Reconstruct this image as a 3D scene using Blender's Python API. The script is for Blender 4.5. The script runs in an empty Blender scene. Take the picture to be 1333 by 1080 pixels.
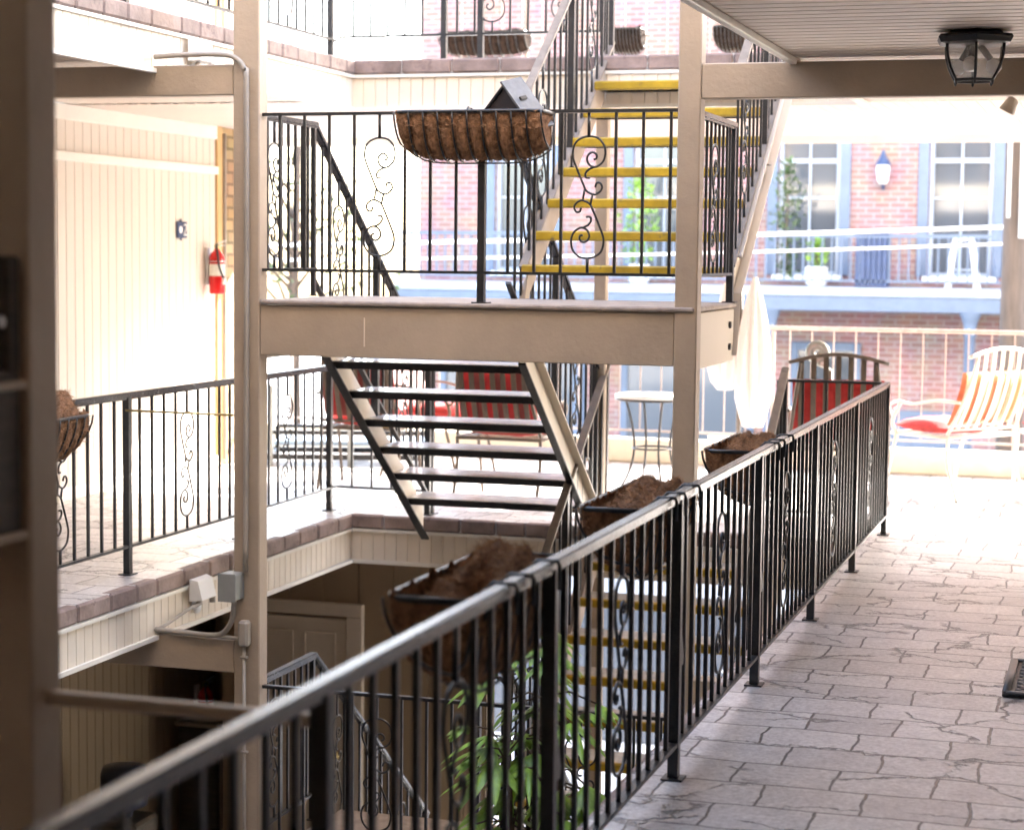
import bpy, math, random
from mathutils import Vector, Matrix, noise as _noise
random.seed(7)
PI = math.pi
S = bpy.context.scene
COL = S.collection
V = Vector

# ------------------------------------------------------------------ helpers
class MB:
    def __init__(s): s.v = []; s.f = []
    def add(s, vs, fs):
        o = len(s.v); s.v += [tuple(v) for v in vs]; s.f += [tuple(i + o for i in f) for f in fs]; return s
    def box(s, x0, x1, y0, y1, z0, z1):
        return s.add([(x0,y0,z0),(x1,y0,z0),(x1,y1,z0),(x0,y1,z0),(x0,y0,z1),(x1,y0,z1),(x1,y1,z1),(x0,y1,z1)],
                     [(0,3,2,1),(4,5,6,7),(0,1,5,4),(1,2,6,5),(2,3,7,6),(3,0,4,7)])
    def bbox(s, x0, x1, y0, y1, z0, z1, b=.006):
        # box with chamfered vertical & horizontal edges
        b = min(b, (x1-x0)*.3, (y1-y0)*.3, (z1-z0)*.3)
        pts = []; xs = (x0, x1); ys = (y0, y1); zs = (z0, z1)
        idx = {}
        for i in (0,1):
            for j in (0,1):
                for k in (0,1):
                    sx = b if i == 0 else -b; sy = b if j == 0 else -b; sz = b if k == 0 else -b
                    X, Y, Z = xs[i], ys[j], zs[k]
                    idx[i,j,k,'x'] = len(pts); pts.append((X, Y+sy, Z+sz))
                    idx[i,j,k,'y'] = len(pts); pts.append((X+sx, Y, Z+sz))
                    idx[i,j,k,'z'] = len(pts); pts.append((X+sx, Y+sy, Z))
        fs = []
        for a in (0,1):
            q = [idx[a,0,0,'x'], idx[a,1,0,'x'], idx[a,1,1,'x'], idx[a,0,1,'x']]; fs.append(q if a else q[::-1])
            q = [idx[0,a,0,'y'], idx[0,a,1,'y'], idx[1,a,1,'y'], idx[1,a,0,'y']]; fs.append(q if a else q[::-1])
            q = [idx[0,0,a,'z'], idx[1,0,a,'z'], idx[1,1,a,'z'], idx[0,1,a,'z']]; fs.append(q if a else q[::-1])
        for i in (0,1):
            for j in (0,1):
                q = [idx[i,j,0,'x'], idx[i,j,1,'x'], idx[i,j,1,'y'], idx[i,j,0,'y']]; fs.append(q)
                q = [idx[i,0,j,'x'], idx[i,1,j,'x'], idx[i,1,j,'z'], idx[i,0,j,'z']]; fs.append(q)
                q = [idx[0,i,j,'y'], idx[1,i,j,'y'], idx[1,i,j,'z'], idx[0,i,j,'z']]; fs.append(q)
                for k in (0,1): fs.append([idx[i,j,k,'x'], idx[i,j,k,'y'], idx[i,j,k,'z']])
        return s.add(pts, fs)
    def bar(s, a, b, w, h, up=(0,0,1)):
        a = V(a); b = V(b); d = (b-a).normalized(); u = V(up)
        r = d.cross(u)
        if r.length < 1e-5: r = d.cross(V((0,1,0)))
        r.normalize(); n = r.cross(d).normalized()
        vs = []
        for p in (a, b):
            for (i, j) in ((-1,-1),(1,-1),(1,1),(-1,1)): vs.append(p + r*(w/2*i) + n*(h/2*j))
        return s.add(vs, [(0,1,2,3),(7,6,5,4),(0,4,5,1),(1,5,6,2),(2,6,7,3),(3,7,4,0)])
    def tube(s, pts, r, n=6, closed=False, caps=True):
        pts = [V(p) for p in pts]; m = len(pts); vs = []; prev = None
        rr = r if isinstance(r, (list, tuple)) else [r]*m
        for i, p in enumerate(pts):
            if closed: t = pts[(i+1) % m] - pts[i-1]
            else: t = pts[min(i+1, m-1)] - pts[max(i-1, 0)]
            t.normalize()
            if prev is None:
                u = V((0,0,1)) if abs(t.z) < .9 else V((0,1,0))
                u = (u - t*u.dot(t)).normalized()
            else:
                u = (prev - t*prev.dot(t)).normalized()
            prev = u; w = t.cross(u)
            for k in range(n):
                a = 2*PI*(k+.5)/n; vs.append(p + (u*math.cos(a) + w*math.sin(a))*rr[i])
        fs = []
        for i in range(m if closed else m-1):
            j = (i+1) % m
            for k in range(n):
                fs.append((i*n+k, i*n+(k+1) % n, j*n+(k+1) % n, j*n+k))
        if not closed and caps: fs += [tuple(range(n-1,-1,-1)), tuple((m-1)*n+k for k in range(n))]
        return s.add(vs, fs)
    def lathe(s, prof, n=24, c=(0,0,0), a0=0.):
        vs = []; m = len(prof)
        for i in range(n):
            a = 2*PI*i/n + a0
            for (r, z) in prof: vs.append((c[0]+r*math.cos(a), c[1]+r*math.sin(a), c[2]+z))
        fs = []
        for i in range(n):
            j = (i+1) % n
            for k in range(m-1): fs.append((i*m+k, j*m+k, j*m+k+1, i*m+k+1))
        return s.add(vs, fs)
    def xf(s, M):
        s.v = [tuple(M @ V(v)) for v in s.v]; return s
    def mesh(s, name, mat, smooth=False):
        me = bpy.data.meshes.new(name); me.from_pydata(s.v, [], s.f); me.update()
        mats = mat if isinstance(mat, (list, tuple)) else [mat]
        for m in mats: me.materials.append(m)
        if smooth:
            me.polygons.foreach_set('use_smooth', [True]*len(me.polygons))
        return me
    def build(s, name, mat, parent=None, smooth=False, **k):
        o = bpy.data.objects.new(name, s.mesh(name, mat, smooth)); COL.objects.link(o)
        if parent: o.parent = parent
        return tag(o, **k)

def tag(o, label=None, cat=None, group=None, kind=None):
    if label: o['label'] = label
    if cat: o['category'] = cat
    if group: o['group'] = group
    if kind: o['kind'] = kind
    return o
def thing(name, loc, label, cat, group=None, rz=0):
    o = bpy.data.objects.new(name, None); COL.objects.link(o); o.empty_display_size = .1
    o.location = loc; o.rotation_euler = (0,0,rz)
    return tag(o, label, cat, group)
def inst(name, me, parent, loc=(0,0,0), rz=0):
    o = bpy.data.objects.new(name, me); COL.objects.link(o); o.parent = parent
    o.location = loc; o.rotation_euler = (0,0,rz); return o
def copy_tree(o, parent=None):
    c = o.copy(); COL.objects.link(c); c.parent = parent
    for ch in list(o.children): copy_tree(ch, c)
    return c
def smooth_path(P, k=4):
    P = [V(p) for p in P]; out = []
    for i in range(len(P)-1):
        p0 = P[max(i-1,0)]; p1 = P[i]; p2 = P[i+1]; p3 = P[min(i+2, len(P)-1)]
        for j in range(k):
            t = j/k
            out.append(.5*((2*p1) + (p2-p0)*t + (2*p0-5*p1+4*p2-p3)*t*t + (3*p1-p0-3*p2+p3)*t**3))
    out.append(P[-1]); return out

# ------------------------------------------------------------------ materials
def mat(name, base, rough=.6, metal=0., var=.12, scale=6., bump=0., bscale=40., spec=.5, detail=4., stain=None, stretch=(1,1,1)):
    m = bpy.data.materials.new(name); m.use_nodes = True; nt = m.node_tree; N = nt.nodes; L = nt.links
    b = N['Principled BSDF']; b.inputs['Roughness'].default_value = rough; b.inputs['Metallic'].default_value = metal
    b.inputs['Specular IOR Level'].default_value = spec
    tc = N.new('ShaderNodeTexCoord'); mp = N.new('ShaderNodeMapping'); mp.inputs['Scale'].default_value = stretch
    L.new(tc.outputs['Object'], mp.inputs['Vector'])
    n = N.new('ShaderNodeTexNoise'); n.inputs['Scale'].default_value = scale; n.inputs['Detail'].default_value = detail; n.inputs['Roughness'].default_value = .62
    L.new(mp.outputs[0], n.inputs['Vector'])
    r = N.new('ShaderNodeValToRGB'); e = r.color_ramp.elements
    d = tuple(c*(1-var) for c in base) + (1,); l = tuple(min(1, c*(1+var)) for c in base) + (1,)
    e[0].position = .3; e[0].color = d; e[1].position = .7; e[1].color = l
    L.new(n.outputs['Fac'], r.inputs['Fac']); col = r.outputs['Color']
    if stain:
        n2 = N.new('ShaderNodeTexNoise'); n2.inputs['Scale'].default_value = stain[1]; n2.inputs['Detail'].default_value = 6; n2.inputs['Roughness'].default_value = .7
        L.new(mp.outputs[0], n2.inputs['Vector'])
        r2 = N.new('ShaderNodeValToRGB'); r2.color_ramp.elements[0].position = stain[2]; r2.color_ramp.elements[1].position = stain[2]+.09
        L.new(n2.outputs['Fac'], r2.inputs['Fac'])
        mx = N.new('ShaderNodeMix'); mx.data_type = 'RGBA'
        L.new(r2.outputs['Color'], mx.inputs['Factor']); L.new(col, mx.inputs[6]); mx.inputs[7].default_value = tuple(stain[0]) + (1,)
        col = mx.outputs[2]
    L.new(col, b.inputs['Base Color'])
    if bump:
        n3 = N.new('ShaderNodeTexNoise'); n3.inputs['Scale'].default_value = bscale; n3.inputs['Detail'].default_value = 5
        L.new(tc.outputs['Object'], n3.inputs['Vector'])
        bp = N.new('ShaderNodeBump'); bp.inputs['Strength'].default_value = bump; bp.inputs['Distance'].default_value = .01
        L.new(n3.outputs['Fac'], bp.inputs['Height']); L.new(bp.outputs[0], b.inputs['Normal'])
    return m

M = {}
M['tan'] = mat('tan_paint', (.43,.345,.26), .48, var=.13, scale=2.2, detail=8, bump=.22, bscale=45, stain=((.20,.145,.10), 11, .70))
M['cream'] = mat('cream_siding_paint', (.76,.68,.565), .5, var=.05, scale=2.5, bump=.05, bscale=50, stain=((.62,.5,.36), 3, .68))
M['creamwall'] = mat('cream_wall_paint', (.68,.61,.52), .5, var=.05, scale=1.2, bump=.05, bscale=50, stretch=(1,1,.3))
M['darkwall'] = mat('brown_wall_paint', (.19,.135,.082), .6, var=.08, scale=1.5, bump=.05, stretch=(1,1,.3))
M['white'] = mat('white_trim_paint', (.80,.76,.68), .45, var=.03)
M['soffit'] = mat('beige_soffit', (.68,.59,.51), .5, var=.05, scale=1.5, stretch=(.3,3,1))
M['black'] = mat('black_wrought_iron', (.02,.02,.021), .34, var=.4, scale=25, bump=.25, bscale=90, spec=.6, stain=((.07,.045,.03), 22, .68))
M['cap'] = mat('worn_black_rail_cap', (.024,.024,.027), .24, var=.35, scale=30, bump=.25, bscale=70, spec=.9, stain=((.25,.24,.25), 26, .62))
M['handrail'] = mat('brown_handrail_paint', (.20,.165,.135), .45, var=.2, scale=14, bump=.1)
M['yellow'] = mat('yellow_nosing_paint', (.40,.262,.012), .5, var=.3, scale=7, bump=.25, stain=((.17,.125,.05), 13, .60))
M['tread'] = mat('grey_stair_tread', (.55,.53,.515), .24, var=.18, scale=10, bump=.2, bscale=60)
M['treadblk'] = mat('black_tread_pan', (.018,.018,.02), .4, var=.3, scale=20, bump=.2)
M['coco'] = mat('coco_fibre', (.23,.125,.07), .95, var=.55, scale=34, bump=.9, bscale=120, spec=.1, stain=((.035,.02,.014), 9, .6))
M['cocolight'] = mat('coco_fibre_strands', (.38,.22,.12), .95, var=.5, scale=30, spec=.1)
M['cocoshade'] = mat('coco_fibre_silhouette', (.028,.018,.014), .95, var=.5, scale=30, bump=.8, bscale=120, spec=.1)  # near-black copy of the coco colour, paints backlit planters as silhouettes
M['soil'] = mat('potting_soil', (.03,.022,.016), .95, var=.5, scale=40, bump=.8)
M['red'] = mat('red_enamel', (.55,.012,.012), .25, var=.05)
M['label'] = mat('pale_label', (.7,.68,.6), .5, var=.12, scale=40)
M['brass'] = mat('brass', (.5,.38,.16), .35, .9)
M['grey'] = mat('grey_metal', (.30,.31,.30), .45, .3, var=.08)
M['conduit'] = mat('painted_conduit', (.36,.32,.27), .45, var=.1)
M['steel'] = mat('galvanised_steel', (.62,.63,.64), .35, .7, var=.1, scale=14)
M['zinc'] = mat('weathered_zinc_sheet', (.16,.17,.185), .5, .35, var=.2, scale=12, bump=.1)
M['dkwood'] = mat('dark_stained_wood', (.05,.036,.026), .6, var=.35, scale=8, bump=.2, stretch=(1,1,6))
M['wood'] = mat('grey_pole_wood', (.085,.065,.055), .8, var=.25, scale=8, bump=.4, stretch=(4,4,.4))
M['edge'] = mat('brown_edge_stone', (.27,.20,.175), .7, var=.35, scale=5, bump=.4, bscale=35, stain=((.17,.12,.11), 7, .57))
M['concrete'] = mat('pale_concrete', (.46,.44,.41), .8, var=.12, scale=2, bump=.2)
M['asphalt'] = mat('asphalt', (.06,.06,.06), .9, var=.25, scale=20, bump=.4, bscale=150)
M['slate'] = mat('slate_blue_paint', (.11,.145,.21), .5, var=.1)
M['paleblue'] = mat('pale_blue_grey_paint', (.32,.36,.42), .5, var=.1)
M['navy'] = mat('navy_paint', (.035,.055,.12), .5, var=.2)
M['whiteplastic'] = mat('white_plastic', (.82,.82,.80), .4, var=.03)
M['fabricwhite'] = mat('white_canvas', (.74,.70,.66), .9, var=.06, scale=9, bump=.3, bscale=30)
M['chairmetal'] = mat('bronze_chair_paint', (.10,.072,.05), .4, var=.15, scale=20)
M['railcream'] = mat('aged_cream_rail_paint', (.36,.29,.25), .5, var=.15, scale=20)
M['chairwhite'] = mat('cream_chair_paint', (.66,.60,.50), .4, var=.08, scale=20)
M['leaf'] = mat('green_leaf', (.20,.36,.045), .40, var=.65, scale=5, spec=.5)
M['leaf2'] = mat('street_tree_leaf', (.06,.10,.03), .6, var=.5, scale=5)
M['bark'] = mat('brown_bark', (.10,.07,.05), .9, var=.3, scale=14, bump=.5)
M['terracotta'] = mat('dark_glazed_pot', (.05,.05,.055), .35, var=.2)
M['bulb'] = mat('milky_bulb_glass', (.86,.84,.80), .25, var=.02)
M['orange'] = mat('ochre_cushion', (.75,.42,.09), .9, var=.15, scale=10)
M['bluesling'] = mat('pale_blue_sling', (.30,.40,.52), .8, var=.1, scale=30)
M['mat'] = mat('black_rubber', (.022,.021,.022), .55, var=.3, scale=40, bump=.4)
M['doorpaint'] = mat('beige_door_paint', (.42,.36,.29), .5, var=.05)
M['cooler'] = mat('dark_blue_plastic', (.02,.025,.05), .3, var=.2)
M['pink'] = mat('pale_pink_cloth', (.72,.50,.48), .9, var=.2, scale=8)
M['redcloth'] = mat('red_cushion_cloth', (.38,.022,.018), .9, var=.2, scale=18, bump=.3, bscale=200)

def glassmat(name, tint=(1,1,1), rough=.02, dark=None):
    m = bpy.data.materials.new(name); m.use_nodes = True; N = m.node_tree.nodes; b = N['Principled BSDF']
    if dark:
        b.inputs['Base Color'].default_value = dark + (1,); b.inputs['Roughness'].default_value = .05; b.inputs['Specular IOR Level'].default_value = .8
    else:
        nt = m.node_tree; N.remove(b); g = N.new('ShaderNodeBsdfGlossy'); g.inputs['Roughness'].default_value = rough
        t = N.new('ShaderNodeBsdfTransparent'); t.inputs['Color'].default_value = tint + (1,)
        mx = N.new('ShaderNodeMixShader'); fr = N.new('ShaderNodeFresnel'); fr.inputs['IOR'].default_value = 1.5
        nt.links.new(fr.outputs[0], mx.inputs[0]); nt.links.new(t.outputs[0], mx.inputs[1]); nt.links.new(g.outputs[0], mx.inputs[2])
        nt.links.new(mx.outputs[0], N['Material Output'].inputs['Surface'])
    return m
M['glass'] = glassmat('clear_glass', (.95,.95,.93))
def lampglass():
    m = bpy.data.materials.new('lantern_glass'); m.use_nodes = True; nt = m.node_tree; N = nt.nodes; N.remove(N['Principled BSDF'])
    g = N.new('ShaderNodeBsdfGlossy'); g.inputs['Roughness'].default_value = .12; t = N.new('ShaderNodeBsdfTransparent'); tr = N.new('ShaderNodeBsdfTranslucent'); tr.inputs['Color'].default_value = (.9,.88,.85,1)
    a = N.new('ShaderNodeMixShader'); b = N.new('ShaderNodeMixShader'); a.inputs[0].default_value = .22; b.inputs[0].default_value = .12
    n = N.new('ShaderNodeTexNoise'); n.inputs['Scale'].default_value = 28; bp = N.new('ShaderNodeBump'); bp.inputs['Strength'].default_value = .4; bp.inputs['Distance'].default_value = .004
    nt.links.new(n.outputs['Fac'], bp.inputs['Height']); nt.links.new(bp.outputs[0], g.inputs['Normal'])
    nt.links.new(t.outputs[0], a.inputs[1]); nt.links.new(tr.outputs[0], a.inputs[2]); nt.links.new(a.outputs[0], b.inputs[1]); nt.links.new(g.outputs[0], b.inputs[2])
    nt.links.new(b.outputs[0], N['Material Output'].inputs['Surface']); return m
M['lampglass'] = lampglass()
M['winglass'] = glassmat('window_glass', dark=(.075,.085,.10))

def brickmat(name, c1, c2, mortar, w=.215, h=.075, ms=.012, axes='XZ', rough=.85, bump=.5):
    m = bpy.data.materials.new(name); m.use_nodes = True; nt = m.node_tree; N = nt.nodes; L = nt.links; b = N['Principled BSDF']
    b.inputs['Roughness'].default_value = rough
    tc = N.new('ShaderNodeTexCoord'); sp = N.new('ShaderNodeSeparateXYZ'); cb = N.new('ShaderNodeCombineXYZ')
    L.new(tc.outputs['Object'], sp.inputs[0]); L.new(sp.outputs['XYZ'.index(axes[0])], cb.inputs[0]); L.new(sp.outputs['XYZ'.index(axes[1])], cb.inputs[1])
    bt = N.new('ShaderNodeTexBrick'); bt.inputs['Scale'].default_value = 1; bt.inputs['Brick Width'].default_value = w; bt.inputs['Row Height'].default_value = h
    bt.inputs['Mortar Size'].default_value = ms; bt.inputs['Color1'].default_value = c1 + (1,); bt.inputs['Color2'].default_value = c2 + (1,); bt.inputs['Mortar'].default_value = mortar + (1,)
    bt.inputs['Bias'].default_value = -.1
    L.new(cb.outputs[0], bt.inputs['Vector'])
    n = N.new('ShaderNodeTexNoise'); n.inputs['Scale'].default_value = 3; n.inputs['Detail'].default_value = 6
    mx = N.new('ShaderNodeMix'); mx.data_type = 'RGBA'; mx.blend_type = 'MULTIPLY'; mx.inputs['Factor'].default_value = .5
    L.new(tc.outputs['Object'], n.inputs['Vector']); L.new(bt.outputs['Color'], mx.inputs[6]); L.new(n.outputs['Color'], mx.inputs[7])
    L.new(mx.outputs[2], b.inputs['Base Color'])
    bp = N.new('ShaderNodeBump'); bp.inputs['Strength'].default_value = bump; bp.inputs['Distance'].default_value = .008; bp.invert = True
    L.new(bt.outputs['Fac'], bp.inputs['Height']); L.new(bp.outputs[0], b.inputs['Normal'])
    return m
M['brick'] = brickmat('red_brick', (.34,.185,.17), (.28,.145,.135), (.38,.30,.285))
M['tanbrick'] = brickmat('tan_brick', (.55,.38,.22), (.45,.28,.15), (.25,.17,.10), axes='YZ', h=.09)
M['tanbrickX'] = brickmat('tan_brick_front', (.55,.38,.22), (.45,.28,.15), (.25,.17,.10), axes='XZ', h=.09)

def pavermat():
    m = bpy.data.materials.new('stamped_concrete'); m.use_nodes = True; nt = m.node_tree; N = nt.nodes; L = nt.links; b = N['Principled BSDF']
    tc = N.new('ShaderNodeTexCoord')
    # slight warp of the joints
    nw = N.new('ShaderNodeTexNoise'); nw.inputs['Scale'].default_value = 5.; nw.inputs['Detail'].default_value = 3
    L.new(tc.outputs['Object'], nw.inputs['Vector'])
    sub = N.new('ShaderNodeVectorMath'); sub.operation = 'SUBTRACT'; sub.inputs[1].default_value = (.5,.5,.5); L.new(nw.outputs['Color'], sub.inputs[0])
    sc = N.new('ShaderNodeVectorMath'); sc.operation = 'SCALE'; sc.inputs['Scale'].default_value = .045; L.new(sub.outputs[0], sc.inputs[0])
    ad = N.new('ShaderNodeVectorMath'); ad.operation = 'ADD'; L.new(tc.outputs['Object'], ad.inputs[0]); L.new(sc.outputs[0], ad.inputs[1])
    mp = N.new('ShaderNodeMapping'); mp.inputs['Location'].default_value = (.07,.05,0); L.new(ad.outputs[0], mp.inputs['Vector'])
    bt = N.new('ShaderNodeTexBrick'); bt.inputs['Scale'].default_value = 1; bt.inputs['Brick Width'].default_value = .315; bt.inputs['Row Height'].default_value = .255
    bt.offset = .38; bt.offset_frequency = 2
    bt.inputs['Mortar Size'].default_value = .0055; bt.inputs['Mortar Smooth'].default_value = .35; bt.inputs['Bias'].default_value = 0
    bt.inputs['Color1'].default_value = (.64,.63,.61,1); bt.inputs['Color2'].default_value = (.48,.47,.46,1); bt.inputs['Mortar'].default_value = (.085,.075,.07,1)
    L.new(mp.outputs[0], bt.inputs['Vector'])
    # wandering hairline cracks of the stamp pattern
    nw2 = N.new('ShaderNodeTexNoise'); nw2.inputs['Scale'].default_value = 4.; nw2.inputs['Detail'].default_value = 5; nw2.inputs['Roughness'].default_value = .65
    L.new(tc.outputs['Object'], nw2.inputs['Vector'])
    sc2 = N.new('ShaderNodeVectorMath'); sc2.operation = 'SCALE'; sc2.inputs['Scale'].default_value = .34; L.new(nw2.outputs['Color'], sc2.inputs[0])
    ad2 = N.new('ShaderNodeVectorMath'); ad2.operation = 'ADD'; L.new(tc.outputs['Object'], ad2.inputs[0]); L.new(sc2.outputs[0], ad2.inputs[1])
    mp2 = N.new('ShaderNodeMapping'); mp2.inputs['Scale'].default_value = (1.5, 3.1, 1); L.new(ad2.outputs[0], mp2.inputs['Vector'])
    vo = N.new('ShaderNodeTexVoronoi'); vo.feature = 'DISTANCE_TO_EDGE'; vo.inputs['Scale'].default_value = .75; L.new(mp2.outputs[0], vo.inputs['Vector'])
    rc = N.new('ShaderNodeValToRGB'); rc.color_ramp.elements[0].position = .003; rc.color_ramp.elements[1].position = .020
    L.new(vo.outputs['Distance'], rc.inputs['Fac'])
    # break the cracks up so they start and stop
    nb = N.new('ShaderNodeTexNoise'); nb.inputs['Scale'].default_value = 3.3; L.new(tc.outputs['Object'], nb.inputs['Vector'])
    rb = N.new('ShaderNodeValToRGB'); rb.color_ramp.elements[0].position = .53; rb.color_ramp.elements[1].position = .60; L.new(nb.outputs['Fac'], rb.inputs['Fac'])
    mxc = N.new('ShaderNodeMath'); mxc.operation = 'MAXIMUM'; L.new(rc.outputs['Color'], mxc.inputs[0]); L.new(rb.outputs['Color'], mxc.inputs[1])
    # blotches
    n3 = N.new('ShaderNodeTexNoise'); n3.inputs['Scale'].default_value = 9; n3.inputs['Detail'].default_value = 7; n3.inputs['Roughness'].default_value = .7; L.new(tc.outputs['Object'], n3.inputs['Vector'])
    r3 = N.new('ShaderNodeValToRGB'); r3.color_ramp.elements[0].color = (.80,.775,.79,1); r3.color_ramp.elements[1].color = (1.18,1.16,1.15,1); r3.color_ramp.elements[0].position = .3; r3.color_ramp.elements[1].position = .7
    L.new(n3.outputs['Fac'], r3.inputs['Fac'])
    m1 = N.new('ShaderNodeMix'); m1.data_type = 'RGBA'; m1.blend_type = 'MULTIPLY'; m1.inputs['Factor'].default_value = 1
    L.new(bt.outputs['Color'], m1.inputs[6]); L.new(r3.outputs['Color'], m1.inputs[7])
    n4 = N.new('ShaderNodeTexNoise'); n4.inputs['Scale'].default_value = 48; n4.inputs['Detail'].default_value = 6; n4.inputs['Roughness'].default_value = .75; L.new(tc.outputs['Object'], n4.inputs['Vector'])
    r4 = N.new('ShaderNodeValToRGB'); r4.color_ramp.elements[0].color = (.72,.69,.67,1); r4.color_ramp.elements[1].color = (1.12,1.12,1.12,1); r4.color_ramp.elements[0].position = .36; r4.color_ramp.elements[1].position = .60
    L.new(n4.outputs['Fac'], r4.inputs['Fac'])
    m4 = N.new('ShaderNodeMix'); m4.data_type = 'RGBA'; m4.blend_type = 'MULTIPLY'; m4.inputs['Factor'].default_value = 1; L.new(m1.outputs[2], m4.inputs[6]); L.new(r4.outputs['Color'], m4.inputs[7]); m1 = m4
    m2 = N.new('ShaderNodeMix'); m2.data_type = 'RGBA'; L.new(mxc.outputs[0], m2.inputs['Factor']); m2.inputs[6].default_value = (.17,.155,.15,1); L.new(m1.outputs[2], m2.inputs[7])
    L.new(m2.outputs[2], b.inputs['Base Color'])
    rr = N.new('ShaderNodeMapRange'); rr.inputs['To Min'].default_value = .24; rr.inputs['To Max'].default_value = .46; L.new(n3.outputs['Fac'], rr.inputs['Value']); L.new(rr.outputs[0], b.inputs['Roughness'])
    # bump: joints and cracks down, grain
    inv = N.new('ShaderNodeMath'); inv.operation = 'SUBTRACT'; inv.inputs[0].default_value = 1; L.new(bt.outputs['Fac'], inv.inputs[1])
    mul = N.new('ShaderNodeMath'); mul.operation = 'MULTIPLY'; L.new(inv.outputs[0], mul.inputs[0]); L.new(mxc.outputs[0], mul.inputs[1])
    ng = N.new('ShaderNodeMath'); ng.operation = 'MULTIPLY_ADD'; ng.inputs[1].default_value = .6; L.new(n3.outputs['Fac'], ng.inputs[0]); L.new(mul.outputs[0], ng.inputs[2])
    bp = N.new('ShaderNodeBump'); bp.inputs['Strength'].default_value = .9; bp.inputs['Distance'].default_value = .012
    L.new(ng.outputs[0], bp.inputs['Height']); L.new(bp.outputs[0], b.inputs['Normal'])
    return m
M['paver'] = pavermat()

def stripemat(name, a, bcol, freq, var=.1):
    m = bpy.data.materials.new(name); m.use_nodes = True; nt = m.node_tree; N = nt.nodes; L = nt.links; b = N['Principled BSDF']
    b.inputs['Roughness'].default_value = .9
    tc = N.new('ShaderNodeTexCoord'); sp = N.new('ShaderNodeSeparateXYZ'); L.new(tc.outputs['Object'], sp.inputs[0])
    ml = N.new('ShaderNodeMath'); ml.operation = 'MULTIPLY'; ml.inputs[1].default_value = freq*2*PI; L.new(sp.outputs[0], ml.inputs[0])
    sn = N.new('ShaderNodeMath'); sn.operation = 'SINE'; L.new(ml.outputs[0], sn.inputs[0])
    r = N.new('ShaderNodeValToRGB'); r.color_ramp.elements[0].position = .45; r.color_ramp.elements[1].position = .55
    r.color_ramp.elements[0].color = a + (1,); r.color_ramp.elements[1].color = bcol + (1,)
    mr = N.new('ShaderNodeMapRange'); mr.inputs['From Min'].default_value = -1; L.new(sn.outputs[0], mr.inputs['Value']); L.new(mr.outputs[0], r.inputs['Fac'])
    n = N.new('ShaderNodeTexNoise'); n.inputs['Scale'].default_value = 14; L.new(tc.outputs['Object'], n.inputs['Vector'])
    mx = N.new('ShaderNodeMix'); mx.data_type = 'RGBA'; mx.blend_type = 'OVERLAY'; mx.inputs['Factor'].default_value = .35
    L.new(r.outputs['Color'], mx.inputs[6]); L.new(n.outputs['Fac'], mx.inputs[7]); L.new(mx.outputs[2], b.inputs['Base Color'])
    return m
M['stripe'] = stripemat('red_striped_cloth', (.36,.018,.018), (.17,.03,.025), 7)
M['stripe2'] = stripemat('red_cream_striped_cloth', (.60,.16,.07), (.70,.56,.40), 7)

# ------------------------------------------------------------------ generic builders
def siding(mb, o, u, v, n, length, height, sp=.075, g=.007, d=.007):
    """board panel with real grooves: origin o, along u, up v, outward n"""
    o = V(o); u = V(u); v = V(v); n = V(n); prof = []; x = 0.
    while x < length - 1e-6:
        x1 = min(x + sp, length)
        prof += [(x, 0), (max(x, x1-g), 0), (max(x, x1-g*.7), -d), (max(x, x1-g*.3), -d)]
        x = x1
    prof.append((length, 0))
    vs = []
    for (t, h) in prof:
        p = o + u*t + n*h; vs += [p, p + v*height]
    fs = [(2*i, 2*i+2, 2*i+3, 2*i+1) for i in range(len(prof)-1)]
    if u.cross(v).dot(n) < 0: fs = [f[::-1] for f in fs]
    return mb.add(vs, fs)

# scroll ornament, drawn in mm in its own plane (x across, z up), centre at 0
_A = [(698,930),(705,911),(722,910),(732,930),(722,950),(700,963),(680,960),(655,945),(640,915),(612,850),(592,800),(588,765),(600,725),(630,702),(668,694),(710,703),(738,735),(745,775),(735,810),(710,832),(690,836),(668,825),(657,800),(665,778),(685,768),(703,780),(702,797),(689,801)]
_B = [(690,836),(665,848),(650,868),(655,886),(673,886)]
_L = [[(648,940),(640,985)],[(687,962),(676,1011)]]
def scroll_mesh(zlo, zhi, zc_, sc=.001, r=.0055, name='scroll'):
    mb = MB()
    for sgn in (1,-1):
        for P in (_A, _B):
            pts = smooth_path([V(((x-665)*sc*sgn, 0, (977-y)*sc*sgn + zc_)) for x, y in P], 3)
            mb.tube(pts, r, 5)
    for P in _L: mb.tube([V(((x-665)*sc, 0, (977-y)*sc + zc_)) for x, y in P], r, 5)
    top = zc_ + 283*sc; bot = zc_ - 283*sc
    mb.bar((0,0,top-.004), (0,0,zhi), .012, .012); mb.bar((0,0,zlo), (0,0,bot+.004), .012, .012)
    return mb.mesh(name, M['black'], True)

_cache = {}
def bal_mesh(h, w):
    k = ('b', round(h,4), w)
    if k not in _cache: _cache[k] = MB().box(-w/2, w/2, -w/2, w/2, 0, h).mesh('baluster', M['black'])
    return _cache[k]
def scr_mesh(h):
    k = ('s', round(h,4))
    if k not in _cache: _cache[k] = scroll_mesh(0, h, h*.475)
    return _cache[k]

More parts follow.
